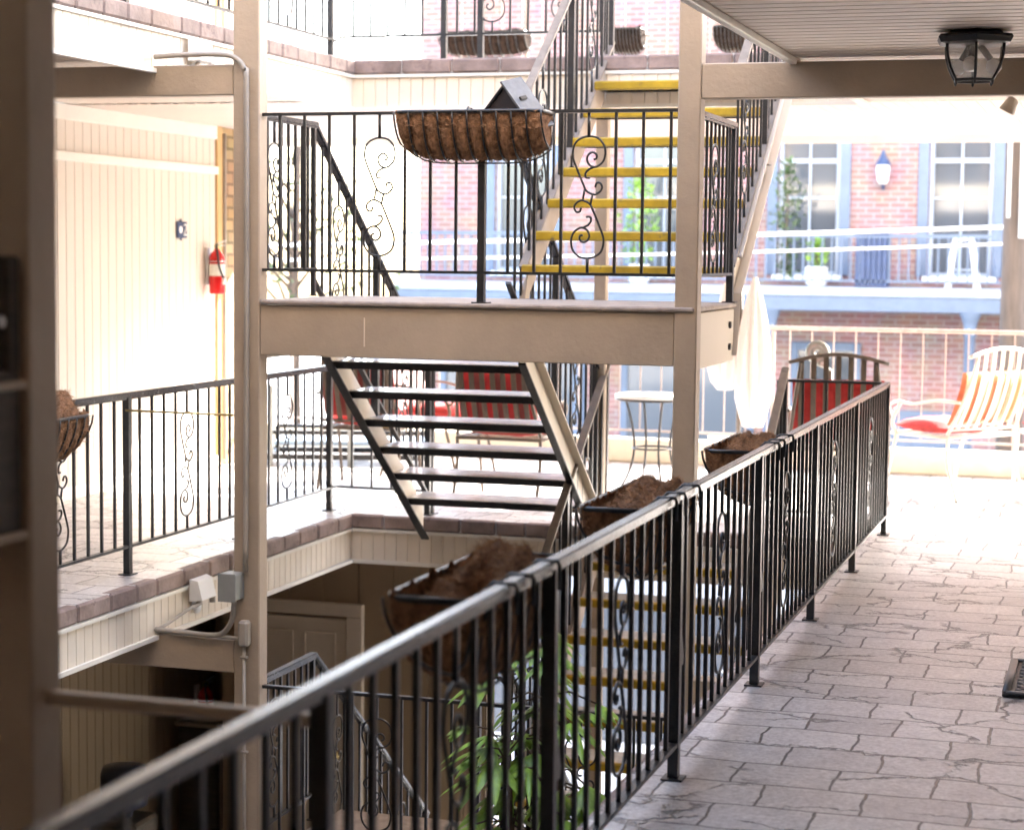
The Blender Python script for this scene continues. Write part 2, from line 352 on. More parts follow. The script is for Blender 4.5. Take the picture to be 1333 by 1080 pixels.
def railing(label, A, B, h=.93, zb=.145, posts=(), foot=0., gaps=12, scroll=True, cap=(.045,.02), slope=None, bw=.013, pw=.035,
            group='black wrought iron railings', stubs=(True, True), post_skip_foot=(), bal=None, scr=None, capmat='cap', nocap=False, br=(.03,.014), brmat='black', bumpers=False):
    """A,B: floor points (Vector) of the run; sloped runs have B.z != A.z. posts: distances along the run (horizontal)."""
    A = V(A); B = V(B); hd = V((B.x-A.x, B.y-A.y, 0)); Lh = hd.length; hd.normalize(); dz = (B.z-A.z)/Lh
    t = thing('railing', A, label, 'railing', group)
    P = lambda s, z: hd*s + V((0,0,dz*s + z))
    up = (0,0,1)
    if nocap:
        MB().bar(P(0,h-.008), P(Lh,h-.008), .03, .016, up).build('top_rail', M['black'], t)
    else:
        mb = MB(); mb.bar(P(0,h-cap[1]/2), P(Lh,h-cap[1]/2), cap[0], cap[1], up)
        mb.bar(P(0,h+.0015), P(Lh,h+.0015), cap[0]*.72, .005, up)
        mb.bar(P(.0,h-cap[1]-.006), P(Lh,h-cap[1]-.006), cap[0]*.62, .012, up)
        mb.build('top_rail', M[capmat], t)
    MB().bar(P(0,zb), P(Lh,zb), br[0], br[1], up).build('bottom_rail', M[brmat], t)
    hb = (h - .012 - zb) if nocap else (h - cap[1] - .012 - zb)
    rz = math.atan2(hd.y, hd.x)
    for i, s in enumerate(posts):
        f = foot if i not in post_skip_foot else zb
        mb = MB(); mb.box(-pw/2, pw/2, -pw/2, pw/2, f, h-.006)
        if i not in post_skip_foot and foot <= 0: mb.box(-pw*1.1, pw*1.1, -pw*1.0, pw*1.0, f, f+.006)
        p = mb.build('post', M['black'], t); p.location = P(s, 0); p.rotation_euler = (0,0,rz)
        if bumpers:
            q = MB(); q.add([(pw/2,-.014,.36),(pw/2,.014,.36),(pw/2,-.014,.50),(pw/2,.014,.50),(pw/2+.045,-.014,.385),(pw/2+.045,.014,.385),(pw/2+.04,-.014,.36),(pw/2+.04,.014,.36)],
                [(0,2,4,6),(1,7,5,3),(2,3,5,4),(4,5,7,6),(6,7,1,0),(0,1,3,2)])
            q.build('wedge_plate', M['black'], p)
    if bal is None:
        bal = []; scr = []
        for i in range(len(posts)-1):
            a, b = posts[i], posts[i+1]; g = gaps if isinstance(gaps, int) else gaps[i]
            for k in range(1, g):
                s = a + (b-a)*k/g
                if scroll and g >= 8 and k == g//2: scr.append(s)
                else: bal.append(s)
    for s in bal: inst('baluster', bal_mesh(hb, bw), t, P(s, zb), rz)
    for s in (scr or []): inst('scroll', scr_mesh(hb), t, P(s, zb), rz)
    return t

def coco_basket(name, label, loc, rz, L=.76, W=.25, H=.22, hump=.1, seed=1, hooks=True, group='coco lined trough planters', flip=1, dark=False, torn=False):
    """trough planter hung on a railing. local: x along the rail, y=0 at the rail, -W outward, z=0 rim"""
    rnd = random.Random(seed)
    t = thing(name, loc, label, 'planter', group, rz)
    n = 12
    def sec(x, k, off=0.):
        # cross-section k in 0..1 from rim outer front (y=-W) round the bottom to the back (y=0); ends taper in
        e = 1 - .30*abs(2*x/L)**6
        a = k*PI/2*1.0
        hh = (H-off)*(1 - .28*abs(2*x/L)**5)
        if k < .75:
            q = k/.75; y = -(W-off)*(1 - .80*q**1.7); z = -hh*math.sin(q*PI/2)
        else:
            q = (k-.75)/.25; y = -(W-off)*.20*(1-q) - .01*q; z = -hh*(1-q)
        return V((x, y, z))
    # rim
    c = .05
    rim = [(-L/2,-.01,0),(-L/2,-W+c,0),(-L/2+c*.3,-W+c*.3,0),(-L/2+c,-W,0),(L/2-c,-W,0),(L/2-c*.3,-W+c*.3,0),(L/2,-W+c,0),(L/2,-.01,0)]
    MB().tube(rim, .0085, 6, closed=True).build('rim', M['black'], t, True)
    wm = MB()
    nr = 10
    for i in range(nr+1):
        x = -L/2 + L*i/nr
        wm.tube([sec(x, k/10, -.004) for k in range(0,11)], .0048, 5)
    wm.tube([sec(-L/2 + L*i/16, .75, -.006) for i in range(17)], .004, 5)
    wm.build('wire_frame', M['black'], t, True)
    # liner shell, lumpy
    nx, nk = 80, 22; vs = []; fs = []
    for i in range(nx+1):
        x = (-L/2 + L*i/nx)*.985
        bulge = .030*abs(math.sin(PI*i*nr/nx))**.7 - .004
        for k in range(nk+1):
            p = sec(x, k/nk, .012 - bulge*math.sin(PI*min(1, k/nk/.75)) )
            amp = .0035
            p += V((rnd.uniform(-amp, amp), rnd.uniform(-amp, amp), rnd.uniform(-amp, amp)))
            ed = 1 - abs(2*k/nk - 1)
            if k <= 2: p.z += (hump*.18*(.6+math.sin(i*.37+seed)*.5+math.sin(i*.83+2*seed)*.4) + rnd.uniform(-.004,.004))*(1-k/3)
            vs.append(p)
    for i in range(nx):
        for k in range(nk):
            a = i*(nk+1)+k; fs.append((a, a+nk+1, a+nk+2, a+1))
    sh = MB(); sh.add(vs, fs)
    for e in (0, nx):   # end caps
        sh.add([vs[e*(nk+1)+k] for k in range(nk+1)], [tuple(range(nk+1))])
    lin = sh.build('coco_liner', M['cocoshade' if dark else 'coco'], t, True)
    # loose fibre flap folded over the back and inner mound
    vs = []; fs = []; nu, nv = 64, 22
    for i in range(nu+1):
        u = i/nu; x = (-L/2*.97 + L*.97*u)*flip
        w_ = min(1, max(0, (u-.12)/.88)); prof = hump*(.10 + 1.0*math.sin(PI*min(1, w_*.62))**1.5) if hump > .05 else hump
        e = min(1, (1-u)*9) if hump > .05 else 1
        for j in range(nv+1):
            v = j/nv; y = -W*.95 + W*.93*v
            dome = math.sin(PI*min(1,max(0,v*.86+.10)))**.8
            p = V((x, y, -.04 + prof*dome*e - .05*(1-w_)*math.sin(PI*v)))
            nz = _noise.noise(V((x*9+seed*3, y*9, seed*1.7)))*.026 + _noise.noise(V((x*26+seed, y*26, seed)))*.006
            p.z += nz; p += V((rnd.uniform(-.0025,.0025), rnd.uniform(-.0025,.0025), rnd.uniform(-.0025,.0025)))
            if j == 0 or j == nv: p.z -= .03
            if torn: p.z -= .11*math.exp(-((u-.50)/.10)**2 - ((v-.42)/.20)**2)
            p.z += .016*math.sin(v*16 + 5*u + 3*_noise.noise(V((u*4,v*3,seed))))*w_
            vs.append(p)
    for i in range(nu):
        for j in range(nv):
            a = i*(nv+1)+j; fs.append((a, a+nv+1, a+nv+2, a+1))
    MB().add(vs, fs).build('fibre_mat', M['cocoshade' if dark else 'coco'], lin, True)
    # fibres
    fb = MB(); src = vs[:]
    for q in range(7000):
        if q < 5600: p = V(rnd.choice(src))
        else: p = sec(rnd.uniform(-L/2, L/2), rnd.uniform(0,.75), -.002)
        d = V((rnd.uniform(-1,1), rnd.uniform(-1,1), rnd.uniform(-.3,1))).normalized()*rnd.uniform(.014,.046)
        s2 = d.cross(V((rnd.random(), rnd.random(), rnd.random()))).normalized()*.0013
        fb.add([p - s2, p + s2, p + d*.6 + V((0,0,-.004)) , p + d + V((0,0,-.008))], [(0,1,2),(0,2,3)])
    fb.build('fibre_strands', M['cocoshade' if dark else 'cocolight'], lin)
    if hooks:
        for x in (-.07, .15, .28):
            hk = MB(); hk.tube([V((x,-.028,-.02)), V((x,-.026,.008)), V((x,-.0,.034)), V((x,.026,.034)), V((x,.052,.034)), V((x,.056,.024)), V((x,.056,-.035))], .0055, 5)
            hk.build('hook', M['black'], t, True)
    return t

# ================================================================== PLACE
ZD = 1.42; F2 = 2.84; Yc = 11.56; Yf = 15.3; XL = -4.62; XR = -1.45; XW = -6.6; YB = 8.9; YN = -2.5
XRW = 1.05      # wall of the right wing (just outside the frame)

def struct(name, mb, m, parent=None, **k):
    o = mb.build(name, m, parent, **k)
    if parent is None: o['kind'] = 'structure'
    return o

# ---- ground and street
struct('ground', MB().box(-90,90,-60,140,-3.04,-2.86), M['concrete'])
struct('courtyard_floor', MB().box(-6.6,XRW,-3,15.6,-2.856,-2.84), M['paver'])
struct('road', MB().box(-80,80,17.5,24.2,-2.856,-2.85), M['asphalt'])
mb = MB()
struct('pavement', mb.bbox(-80,80,24.2,32,-2.9,-2.72,.02), M['concrete'])
mb = MB()
for x in range(-40, 40, 4): mb.box(x, x+2, 20.8, 20.92, -2.849, -2.846)
struct('road_marking', mb, M['white'])

# ---- walkways (slab + paved top + stone edge + grooved fascia)
def edge_stones(a, b, n, z, tall=.088, seed=0):
    rnd = random.Random(seed); a = V(a); b = V(b); d = b-a; L = d.length; d.normalize(); n = V(n); mb = MB(); s = 0.
    while s < L-.02:
        l = min(rnd.uniform(.19,.33), L-s)
        p0 = a + d*(s+.004); p1 = a + d*(s+l-.004); o = rnd.uniform(0,.008); dz = rnd.uniform(-.003,.0)
        q = [p0 - n*.05, p0 + n*(.012+o), p1 + n*(.012+o+rnd.uniform(-.003,.003)), p1 - n*.05]
        xs = [v.x for v in q]; ys = [v.y for v in q]
        mb.bbox(min(xs), max(xs), min(ys), max(ys), z-tall, z+dz, .01)
        s += l
    return mb
def fascia(a, b, n, ztop, zbot, m='cream', name='fascia'):
    """grooved panel from a to b facing n, with a lip above and below; returns list of (name, mb, mat)"""
    a = V(a); b = V(b); d = b-a; L = d.length; d.normalize(); n = V(n)
    p = MB(); siding(p, a + V((0,0,zbot+.022)) + n*.002, d, (0,0,1), n, L, ztop-zbot-.04, .078)
    t = MB(); mid = lambda z: (a + V((0,0,z)) + n*.003, b + V((0,0,z)) + n*.003)
    t.bar(*mid(ztop-.009), .03, .018); t.bar(*mid(zbot+.011), .034, .022)
    return p, t
def slab(name, x0, x1, y0, y1, z, edges, seed=0, zt=.2):
    o = struct(name, MB().box(x0, x1, y0, y1, z-.085, z), M['paver'])
    struct('slab_core', MB().box(x0+.01, x1-.01, y0+.01, y1-.01, z-.24, z-.088), M['soffit'], o)
    for i, (a, b, n) in enumerate(edges):
        struct('edge_stones', edge_stones(a, b, n, z+.002, seed=seed+i), M['edge'], o)
        p, t = fascia((a[0],a[1],z), (b[0],b[1],z), n, -.09, -.31)
        struct('fascia_panel', p, M['cream'], o); struct('fascia_trim', t, M['white'], o)
    return o
def soffit(name, x0, x1, y0, y1, z, alongx=True):
    mb = MB()
    if alongx: siding(mb, (x0,y0,z), (0,1,0), (1,0,0), (0,0,-1), y1-y0, x1-x0, .112, .020, .016)
    else: siding(mb, (x0,y0,z), (1,0,0), (0,1,0), (0,0,-1), x1-x0, y1-y0, .082, .010, .010)
    return struct(name, mb, M['soffit'])

for z, lv in ((0.,'') , (F2,'upper_')):
    slab(lv+'left_walkway', XW, XL, YN, Yc, z, [((XL,YN,0),(XL,Yc,0),(1,0,0))], 3+int(z))
    slab(lv+'cross_walkway', XW-3, 6.5, Yc, Yf+.12, z, [((XL,Yc,0),(XR,Yc,0),(0,-1,0))], 13+int(z))
    slab(lv+'near_walkway', XR, XRW, YN, Yc, z, [((XR,YN,0),(XR,Yc,0),(-1,0,0))], 23+int(z))
# soffits (ceilings) above each level
soffit('near_ceiling', XR+.02, XRW, YN, Yc+.0, F2-.292)
struct('ceiling_trim', MB().bbox(XR-.008,XR+.028,YN,YB-.0,F2-.325,F2-.295,.004).bbox(XR-.008,XR+.028,YB+.095,Yc,F2-.325,F2-.295,.004), M['white'])
soffit('left_ceiling', XW, XL-.02, YN, Yc+.0, F2-.245, False)
soffit('cross_ceiling', XW, 6.5, Yc+.02, Yf+.12, F2-.25, False)
soffit('lower_near_ceiling', XR+.02, XRW, YN, Yc, -.292)
soffit('lower_left_ceiling', XW, XL-.02, YN, Yc, -.245, False)
soffit('lower_cross_ceiling', XW, 6.5, Yc+.02, Yf+.12, -.25, False)
# outer (street) edge of the balcony
for z, nm in ((0.,'balcony_edge_band'),(F2,'upper_balcony_edge_band')):
    struct(nm, MB().box(XW-3, 6.5, Yf+.12, Yf+.16, z-.31, z+.0), M['creamwall'])
# unseen top-level roof, added to control the light, open above the courtyard
ZR = 5.55
struct('roof', MB().box(-9,8.5,YN,4.8,ZR,ZR+.25).box(-9,8.5,Yc,Yf+.6,ZR,ZR+.25), M['soffit'])

# ---- walls
def wall_thing(name, label, cat='wall', loc=(0,0,0)): return thing(name, loc, label, cat)
def grooved_wall(label, y0, y1, z0, z1, m, x=XW, name='siding_wall', extras=True):
    t = wall_thing(name, label)
    p = MB(); siding(p, (x,y0,z0), (0,1,0), (0,0,1), (1,0,0), y1-y0, z1-z0, .112, .008, .008)
    p.build('siding_panel', M[m], t)
    MB().box(x-.2, x-.02, y0, y1, z0, z1).build('wall_core', M[m], t)
    if extras:
        MB().bbox(x-.01, x+.022, y0, y1, z0+.0, z0+.085, .004).build('base_trim', M['white'], t)
        MB().bbox(x-.01, x+.03, y0, y1, z0+2.225, z0+2.285, .004).build('rail_trim', M['white'], t)
        MB().bbox(x-.01, x+.02, y0, y1, z1-.10, z1, .004).build('crown_trim', M['white'], t)
    return t
YWE = 13.72
grooved_wall('pale cream board wall behind the left walkway, with a white rail trim across it', YN, YWE, 0, F2-.25, 'creamwall')
grooved_wall('pale wall of the top walkway seen above the brown edge stones at upper left', YN, YWE, F2, 4.6, 'creamwall')
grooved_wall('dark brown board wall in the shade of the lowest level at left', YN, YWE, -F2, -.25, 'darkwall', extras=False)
# brick corner pilaster
for z0, z1, lb in ((0,F2-.25,'tan brick pilaster at the far end of the pale wall, beside the red extinguisher'),
                   (F2,4.6,'tan brick pilaster at the end of the top walkway wall')):
    t = thing('brick_pilaster', (XW, YWE, z0), lb, 'pilaster')
    MB().bbox(-.2,.02, .0, .09, 0, z1-z0-.001, .004).build('corner_board', mat('ochre_board', (.60,.40,.18), .6, var=.1) if 'ochre_board' not in bpy.data.materials else bpy.data.materials['ochre_board'], t)
    MB().bbox(-.2,.0, .1, .36, 0, z1-z0-.001, .006).build('brick_pier', M['tanbrick'], t)
    MB().tube([(.03,.1,.05),(.03,.1,z1-z0-.05)], .014, 8).build('drain_pipe', M['conduit'], t, True)
# lower back wall with door
t = thing('lower_back_wall', (0,12.62,-F2), 'brown board wall with a beige door under the cross walkway, lowest level', 'wall')
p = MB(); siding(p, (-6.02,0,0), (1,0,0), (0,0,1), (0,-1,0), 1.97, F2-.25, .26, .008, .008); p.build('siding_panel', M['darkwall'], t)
MB().box(-6.02,-4.05,.02,.18,0,F2-.25).box(-6.02,-5.9,.181,1.1,0,F2-.25).box(XW,-5.9,1.1,1.2,0,F2-.25).build('wall_core', M['darkwall'], t)
d = MB(); d.bbox(-5.78,-5.06,-.035,0,0,1.95,.004); d.build('door', M['doorpaint'], t)
mb = MB()
for (x0,x1,z0,z1) in ((-5.70,-5.46,1.1,1.85),(-5.38,-5.14,1.1,1.85),(-5.70,-5.46,.2,.95),(-5.38,-5.14,.2,.95)):
    for (a,b,c,e) in ((x0,x1,z1-.015,z1),(x0,x1,z0,z0+.015),(x0,x0+.015,z0+.015,z1-.015),(x1-.015,x1,z0+.015,z1-.015)): mb.box(a,b,-.043,-.034,c,e)
mb.build('door_panel', M['doorpaint'], t)
mb = MB(); mb.bbox(-5.90,-5.785,-.05,0,0,1.97,.004); mb.bbox(-5.055,-4.94,-.05,0,0,1.97,.004); mb.bbox(-5.90,-4.94,-.052,0,1.972,2.06,.004)
mb.build('door_frame', M['doorpaint'], t)
k = MB(); k.lathe([(0,0),(.012,0),(.012,.03),(.026,.04),(.03,.055),(.022,.07),(0,.074)], 12); k.xf(Matrix.Translation((-5.12,-.035,1.0)) @ Matrix.Rotation(PI/2,4,'X')); k.build('door_knob', M['brass'], t, True)
# right wing wall (out of frame to the right), top level kept low for sky light
for z0, z1, lb in ((-F2,-.29,'cream wall of the right wing, lowest level'),(0,F2-.29,'cream wall of the right wing beside the paved walkway'),(F2,3.7,'cream wall of the right wing, top level')):
    t = wall_thing('siding_wall', lb)
    p = MB(); siding(p, (XRW,YN,z0), (0,1,0), (0,0,1), (-1,0,0), Yc-YN, z1-z0, .112, .008, .008); p.build('siding_panel', M['creamwall'], t)
    MB().box(XRW+.02,XRW+.2,YN,Yc-.01,z0,z1).build('wall_core', M['creamwall'], t)
# unseen end wall behind the camera, coloured dark to cut bounced light
t = wall_thing('siding_wall', 'brown wall closing the courtyard behind the viewer')
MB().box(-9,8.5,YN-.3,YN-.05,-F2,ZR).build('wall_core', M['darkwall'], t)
t = wall_thing('siding_wall', 'unseen tan wall added above the viewer to block and bounce light')
MB().box(XL+.03,XR-.03,4.81,5.0,F2-.3,10.).box(XW,XL+.028,4.81,5.0,F2+.002,10.).box(XR-.028,8.5,4.81,5.0,F2+.002,10.).build('wall_core', M['tan'], t)  # added out of view: hides low sky and bounces light onto the stairs
t = wall_thing('sun_blocker', 'unseen cream block added above the cross walkway to shade the courtyard', 'building')
MB().box(-9,8.5,Yc+.02,Yf+.5,ZR+.252,11.6).build('wall_core', M['creamwall'], t)  # added mass out of view, keeps direct sun off the courtyard

# ---- steel columns
def column(x0, x1, y0, y1, label, z0=-F2, z1=ZR, name='steel_column'):
    return MB().bbox(x0, x1, y0, y1, z0, z1, .006).build(name, M['tan'], None, label=label, cat='column', group='tan square columns')
cl = column(-4.185,-4.046,YB,YB+.1, 'tall tan column at left with grey conduit and meter box on it')
cr = column(-1.963,-1.857,YB,YB+.1, 'tall tan column at the right end of the stair landing')
cn = column(-1.965,-1.857,3.10,3.205, 'blurred dark column close to the viewer at the left edge of the picture')
MB().bbox(-3.065,-2.99,11.62,11.69,0,F2-.26,.004).build('steel_column', M['tan'], None, label='slim tan post standing behind the yellow edged stairs', cat='column', group='tan square columns')
MB().bbox(-3.065,-2.99,11.62,11.69,-F2,-.26,.004).build('steel_column', M['tan'], None, label='slim tan post of the lowest level under the cross walkway', cat='column', group='tan square columns')

# ---- tie beams
def beam(x0, x1, y0, y1, z0, z1, label): return MB().bbox(x0,x1,y0,y1,z0,z1,.005).build('tie_beam', M['tan'], None, label=label, cat='beam', group='tan tie beams from columns to slabs')
beam(-1.855,XRW,YB+.004,YB+.09,2.368,2.528,'tan beam running from the right column under the striped ceiling, behind the lantern')
beam(-6.59,-4.188,YB+.004,YB+.09,2.415,2.565,'tan beam from the left column back to the upper left walkway, conduit along its top')
beam(-6.59,-4.188,YB+.004,YB+.09,-.452,-.285,'tan beam low on the left column below the meter box, two pipes along its top')
beam(-1.855,XRW,YB+.004,YB+.09,-.46,-.312,'tan beam of the lowest level from the right column')

# ---- stair flights
def channel(mb, pa, pb, side, hgt=.205, fl=.05, th=.008):
    """C channel, web in the YZ plane between pa and pb (bottom line), flanges out to side (+1/-1) along X"""
    pa = V(pa); pb = V(pb); x = pa.x
    for (z0, z1, xa, xb) in ((0,hgt,x-th/2,x+th/2),):
        mb.add([(xa,pa.y,pa.z),(xb,pa.y,pa.z),(xb,pa.y,pa.z+hgt),(xa,pa.y,pa.z+hgt),(xa,pb.y,pb.z),(xb,pb.y,pb.z),(xb,pb.y,pb.z+hgt),(xa,pb.y,pb.z+hgt)],
               [(0,1,2,3),(7,6,5,4),(0,4,5,1),(1,5,6,2),(2,6,7,3),(3,7,4,0)])
    return mb
def flange(mb, pa, pb, side, z, fl=.05, th=.012):
    pa = V(pa); pb = V(pb); xa, xb = sorted((pa.x+side*.0045, pa.x+side*fl))
    mb.add([(xa,pa.y,pa.z+z),(xb,pa.y,pa.z+z),(xb,pa.y,pa.z+z+th),(xa,pa.y,pa.z+z+th),(xa,pb.y,pb.z+z),(xb,pb.y,pb.z+z),(xb,pb.y,pb.z+z+th),(xa,pb.y,pb.z+z+th)],
           [(0,1,2,3),(7,6,5,4),(0,4,5,1),(1,5,6,2),(2,6,7,3),(3,7,4,0)])
SL = .1775/.238
def tread(t, x0, x1, y0, y1, z, front):
    """front=-1: nosing on the -Y edge (yellow); +1: nosing on the +Y edge"""
    mb = MB(); mb.bbox(x0, x1, y0+(.03 if front<0 else .0), y1-(.03 if front>0 else 0), z-.014, z, .004)
    tr = mb.build('tread', M['tread'], t)
    p = MB()
    if front > 0: p.bbox(x0, x1, y0-.004, y0+.012, z-.042, z-.004, .003)
    else: p.bbox(x0, x1, y1-.012, y1+.004, z-.042, z-.004, .003)
    p.box(x0, x0+.02, y0+.015, y1-.035, z-.042, z-.0145).box(x1-.02, x1, y0+.015, y1-.035, z-.042, z-.0145)
    p.build('tread_pan', M['treadblk'], tr)
    n = MB(); yy = (y0-.002, y0+.033) if front < 0 else (y1-.033, y1+.002)
    n.bbox(x0-.001, x1+.001, yy[0], yy[1], z-.048, z+.003, .008); n.build('nosing', M['yellow' if front < 0 else 'tread'], tr)
def flight_up(zo, label):
    t = thing('stair_flight', (-2.45, 9.9, zo+ZD), label, 'stairs', 'flights of the open riser stair')
    o = V((-2.45, 9.9, zo+ZD))
    bz = lambda y: 1.785 + SL*(y-10.474) - ZD
    for X, sd in ((-2.998,-1),(-1.912,1)):
        ya, yb = (10.03, 11.545)
        pa = V((X, ya, bz(ya)+ZD+zo)) - o; pb = V((X, yb, bz(yb)+ZD+zo)) - o
        mb = MB(); channel(mb, pa, pb, sd); flange(mb, pa, pb, sd, 0); flange(mb, pa, pb, sd, .193)
        # knee down to the landing beam
        kx = X; k0 = V((kx, 9.93, zo+1.15)) - o; 
        xa, xb = kx - o.x - .004, kx - o.x + .004
        mb.add([(xa,k0.y,k0.z),(xb,k0.y,k0.z),(xb,k0.y,k0.z+.235),(xa,k0.y,k0.z+.235),(xa,pa.y,pa.z),(xb,pa.y,pa.z),(xb,pa.y,pa.z+.205),(xa,pa.y,pa.z+.205)],
               [(0,1,2,3),(7,6,5,4),(0,4,5,1),(1,5,6,2),(2,6,7,3),(3,7,4,0)])
        fa, fb2 = sorted((kx-o.x+sd*.0045, kx-o.x+sd*.05))
        mb.add([(fa,k0.y,k0.z),(fb2,k0.y,k0.z),(fb2,k0.y+.012,k0.z),(fa,k0.y+.012,k0.z),(fa,pa.y,pa.z),(fb2,pa.y,pa.z),(fb2,pa.y+.0,pa.z+.012),(fa,pa.y,pa.z+.012)],
               [(0,1,2,3),(7,6,5,4),(0,4,5,1),(1,5,6,2),(2,6,7,3),(3,7,4,0)])
        mb.build('stringer', M['tan'] if sd < 0 else M['creamwall'], t)
    for k in range(1, 8):
        y = 9.85 + (k-1)*.238
        tread(t, -2.99-o.x, -1.92-o.x, y-o.y, y+.275-o.y, .1775*k, -1)
    return t
def flight_down(zo, label):
    o = V((-3.53, 9.9, zo+ZD)); t = thing('stair_flight', o, label, 'stairs', 'flights of the open riser stair')
    bz = lambda y: 1.07 - SL*(y-9.887)
    for X, sd, wm in ((-4.105,-1,'creamwall'),(-2.998,1,'creamwall')):
        ya, yb = 9.86, 11.47
        pa = V((X, ya, bz(ya)+zo)) - o; pb = V((X, yb, bz(yb)+zo)) - o
        mb = MB(); channel(mb, pa, pb, sd); flange(mb, pa, pb, sd, .193)
        st = mb.build('stringer', M[wm], t)
        mb = MB(); xa = X - o.x - .008; xb = xa + .05 if sd < 0 else X - o.x + .035
        if sd > 0: xa = X - o.x - .006
        for q in (0,):
            mb.add([(xa,pa.y,pa.z-.014),(xb,pa.y,pa.z-.014),(xb,pa.y,pa.z-.002),(xa,pa.y,pa.z-.002),(xa,pb.y,pb.z-.014),(xb,pb.y,pb.z-.014),(xb,pb.y,pb.z-.002),(xa,pb.y,pb.z-.002)],
               [(0,1,2,3),(7,6,5,4),(0,4,5,1),(1,5,6,2),(2,6,7,3),(3,7,4,0)])
        mb.build('bottom_flange', M['treadblk'], st)
    for k in range(1, 8):
        y = 9.71 + (k-1)*.2375
        tread(t, -4.098-o.x, -3.004-o.x, y-o.y, y+.32-o.y, -.1775*k, 1)
    return t
def landing(zo, label):
    o = V((-3.0, 8.9, zo+ZD)); t = thing('stair_landing', o, label, 'landing', 'half way stair landings')
    MB().bbox(-4.044-o.x,-1.965-o.x,.008,.088,1.146-ZD,1.392-ZD,.004).build('front_beam', M['tan'], t)
    sm = MB(); sm.box(-3.497-o.x,-3.492-o.x,.0055,.0082,1.20-ZD,1.34-ZD); sm.build('weld_seam', M['cream'], t)
    MB().bbox(-4.2-o.x+.16,-1.87-o.x,-.012,1.06,-.024,0,.008).build('deck_plate', mat('worn_deck_paint', (.36,.30,.26), .6, var=.25, scale=12, bump=.4) if 'worn_deck_paint' not in bpy.data.materials else bpy.data.materials['worn_deck_paint'], t)
    sb = MB().bbox(-1.93-o.x,-1.885-o.x,.105,1.06,1.125-ZD,1.39-ZD,.004).build('side_beam', M['creamwall'], t)
    bl = MB()
    for z in (1.19,1.31): bl.lathe([(0,0),(.016,0),(.016,.012),(0,.014)], 6); 
    bl = MB()
    for z in (1.2,1.31):
        q = MB().lathe([(0,0),(.017,0),(.017,.012),(0,.014)], 6); q.xf(Matrix.Translation((-1.885-o.x,.93,z-ZD)) @ Matrix.Rotation(PI/2,4,'Y')); bl.add(q.v, q.f)
    bl.build('bolt', M['treadblk'], sb)
    MB().bbox(-4.10-o.x,-4.055-o.x,.105,1.06,1.125-ZD,1.39-ZD,.004).build('side_beam', M['creamwall'], t)
    MB().bbox(-4.05-o.x,-1.935-o.x,.97,1.055,1.15-ZD,1.38-ZD,.004).build('rear_beam', M['tan'], t)
    return t
landing(0, 'tan half way landing between the two big columns, brown basket on its rail')
landing(-F2, 'lower half way landing glimpsed through the near railing, palm leaves in front')
flight_up(0, 'upper stair flight with bright yellow tread edges rising from the landing')
flight_up(-F2, 'lower stair flight with yellow tread edges seen through the near railing bars')
flight_down(0, 'stair flight with black edged treads descending behind the landing beam to the red chairs')
flight_down(-F2, 'lowest stair flight going down in the shade at bottom left of the picture')

# ---- railings
BAY = 1.449; Y0 = 11.842
posts = [Y0 - BAY*i for i in range(0, 8)]
near0 = posts[-1]
railing('long black railing with worn wide cap beside the paved walkway, baskets hanging on it', (-1.31,near0,0), (-1.31,Y0,0), .915, .113,
        posts=[p-near0 for p in posts[::-1]], gaps=[13 if i > 3 else 12 for i in range(7)], bw=.0135, pw=.034, cap=(.039,.016), bumpers=True)
# rubber stops on posts of the near railing (dark wedge plates)
for z, lb1, lb2 in ((0,'black scrolled railing along the edge of the left walkway in front of the pale wall','black railing across the far end between left walkway and stairs'),
                    (F2,'black railing of the top walkway at upper left','black railing along the top of the cross walkway at upper centre')):
    ys = [11.66-1.345*i for i in range(0, 9)]; y0 = ys[-1]
    railing(lb1, (-4.81,y0,z), (-4.81,11.75,z), .93, .145, posts=[y-y0 for y in ys[::-1]], gaps=10)
    if z == 0: railing(lb2, (-4.79,11.75,z), (-4.15,11.75,z), .93, .145, posts=[.64], gaps=1, bal=[.1,.235,.37,.505], scr=[], nocap=True)
    else: railing(lb2, (-4.79,11.75,z), (-3.06,11.75,z), .93, .167, posts=[.705,.945,1.73], bal=[.1+.115*i for i in range(15) if abs(.1+.115*i-.705)>.03 and abs(.1+.115*i-.945)>.03 and i != 8 and i != 12], scr=[.1+.115*8,.1+.115*12][:1]+[1.48], nocap=True)
railing('short black railing closing the gap behind the far end of the long railing', (-1.955,11.87,0), (-1.345,11.87,0), .915, .113, posts=[0.], gaps=1, bal=[.14,.28,.42,.56], scr=[], nocap=True)
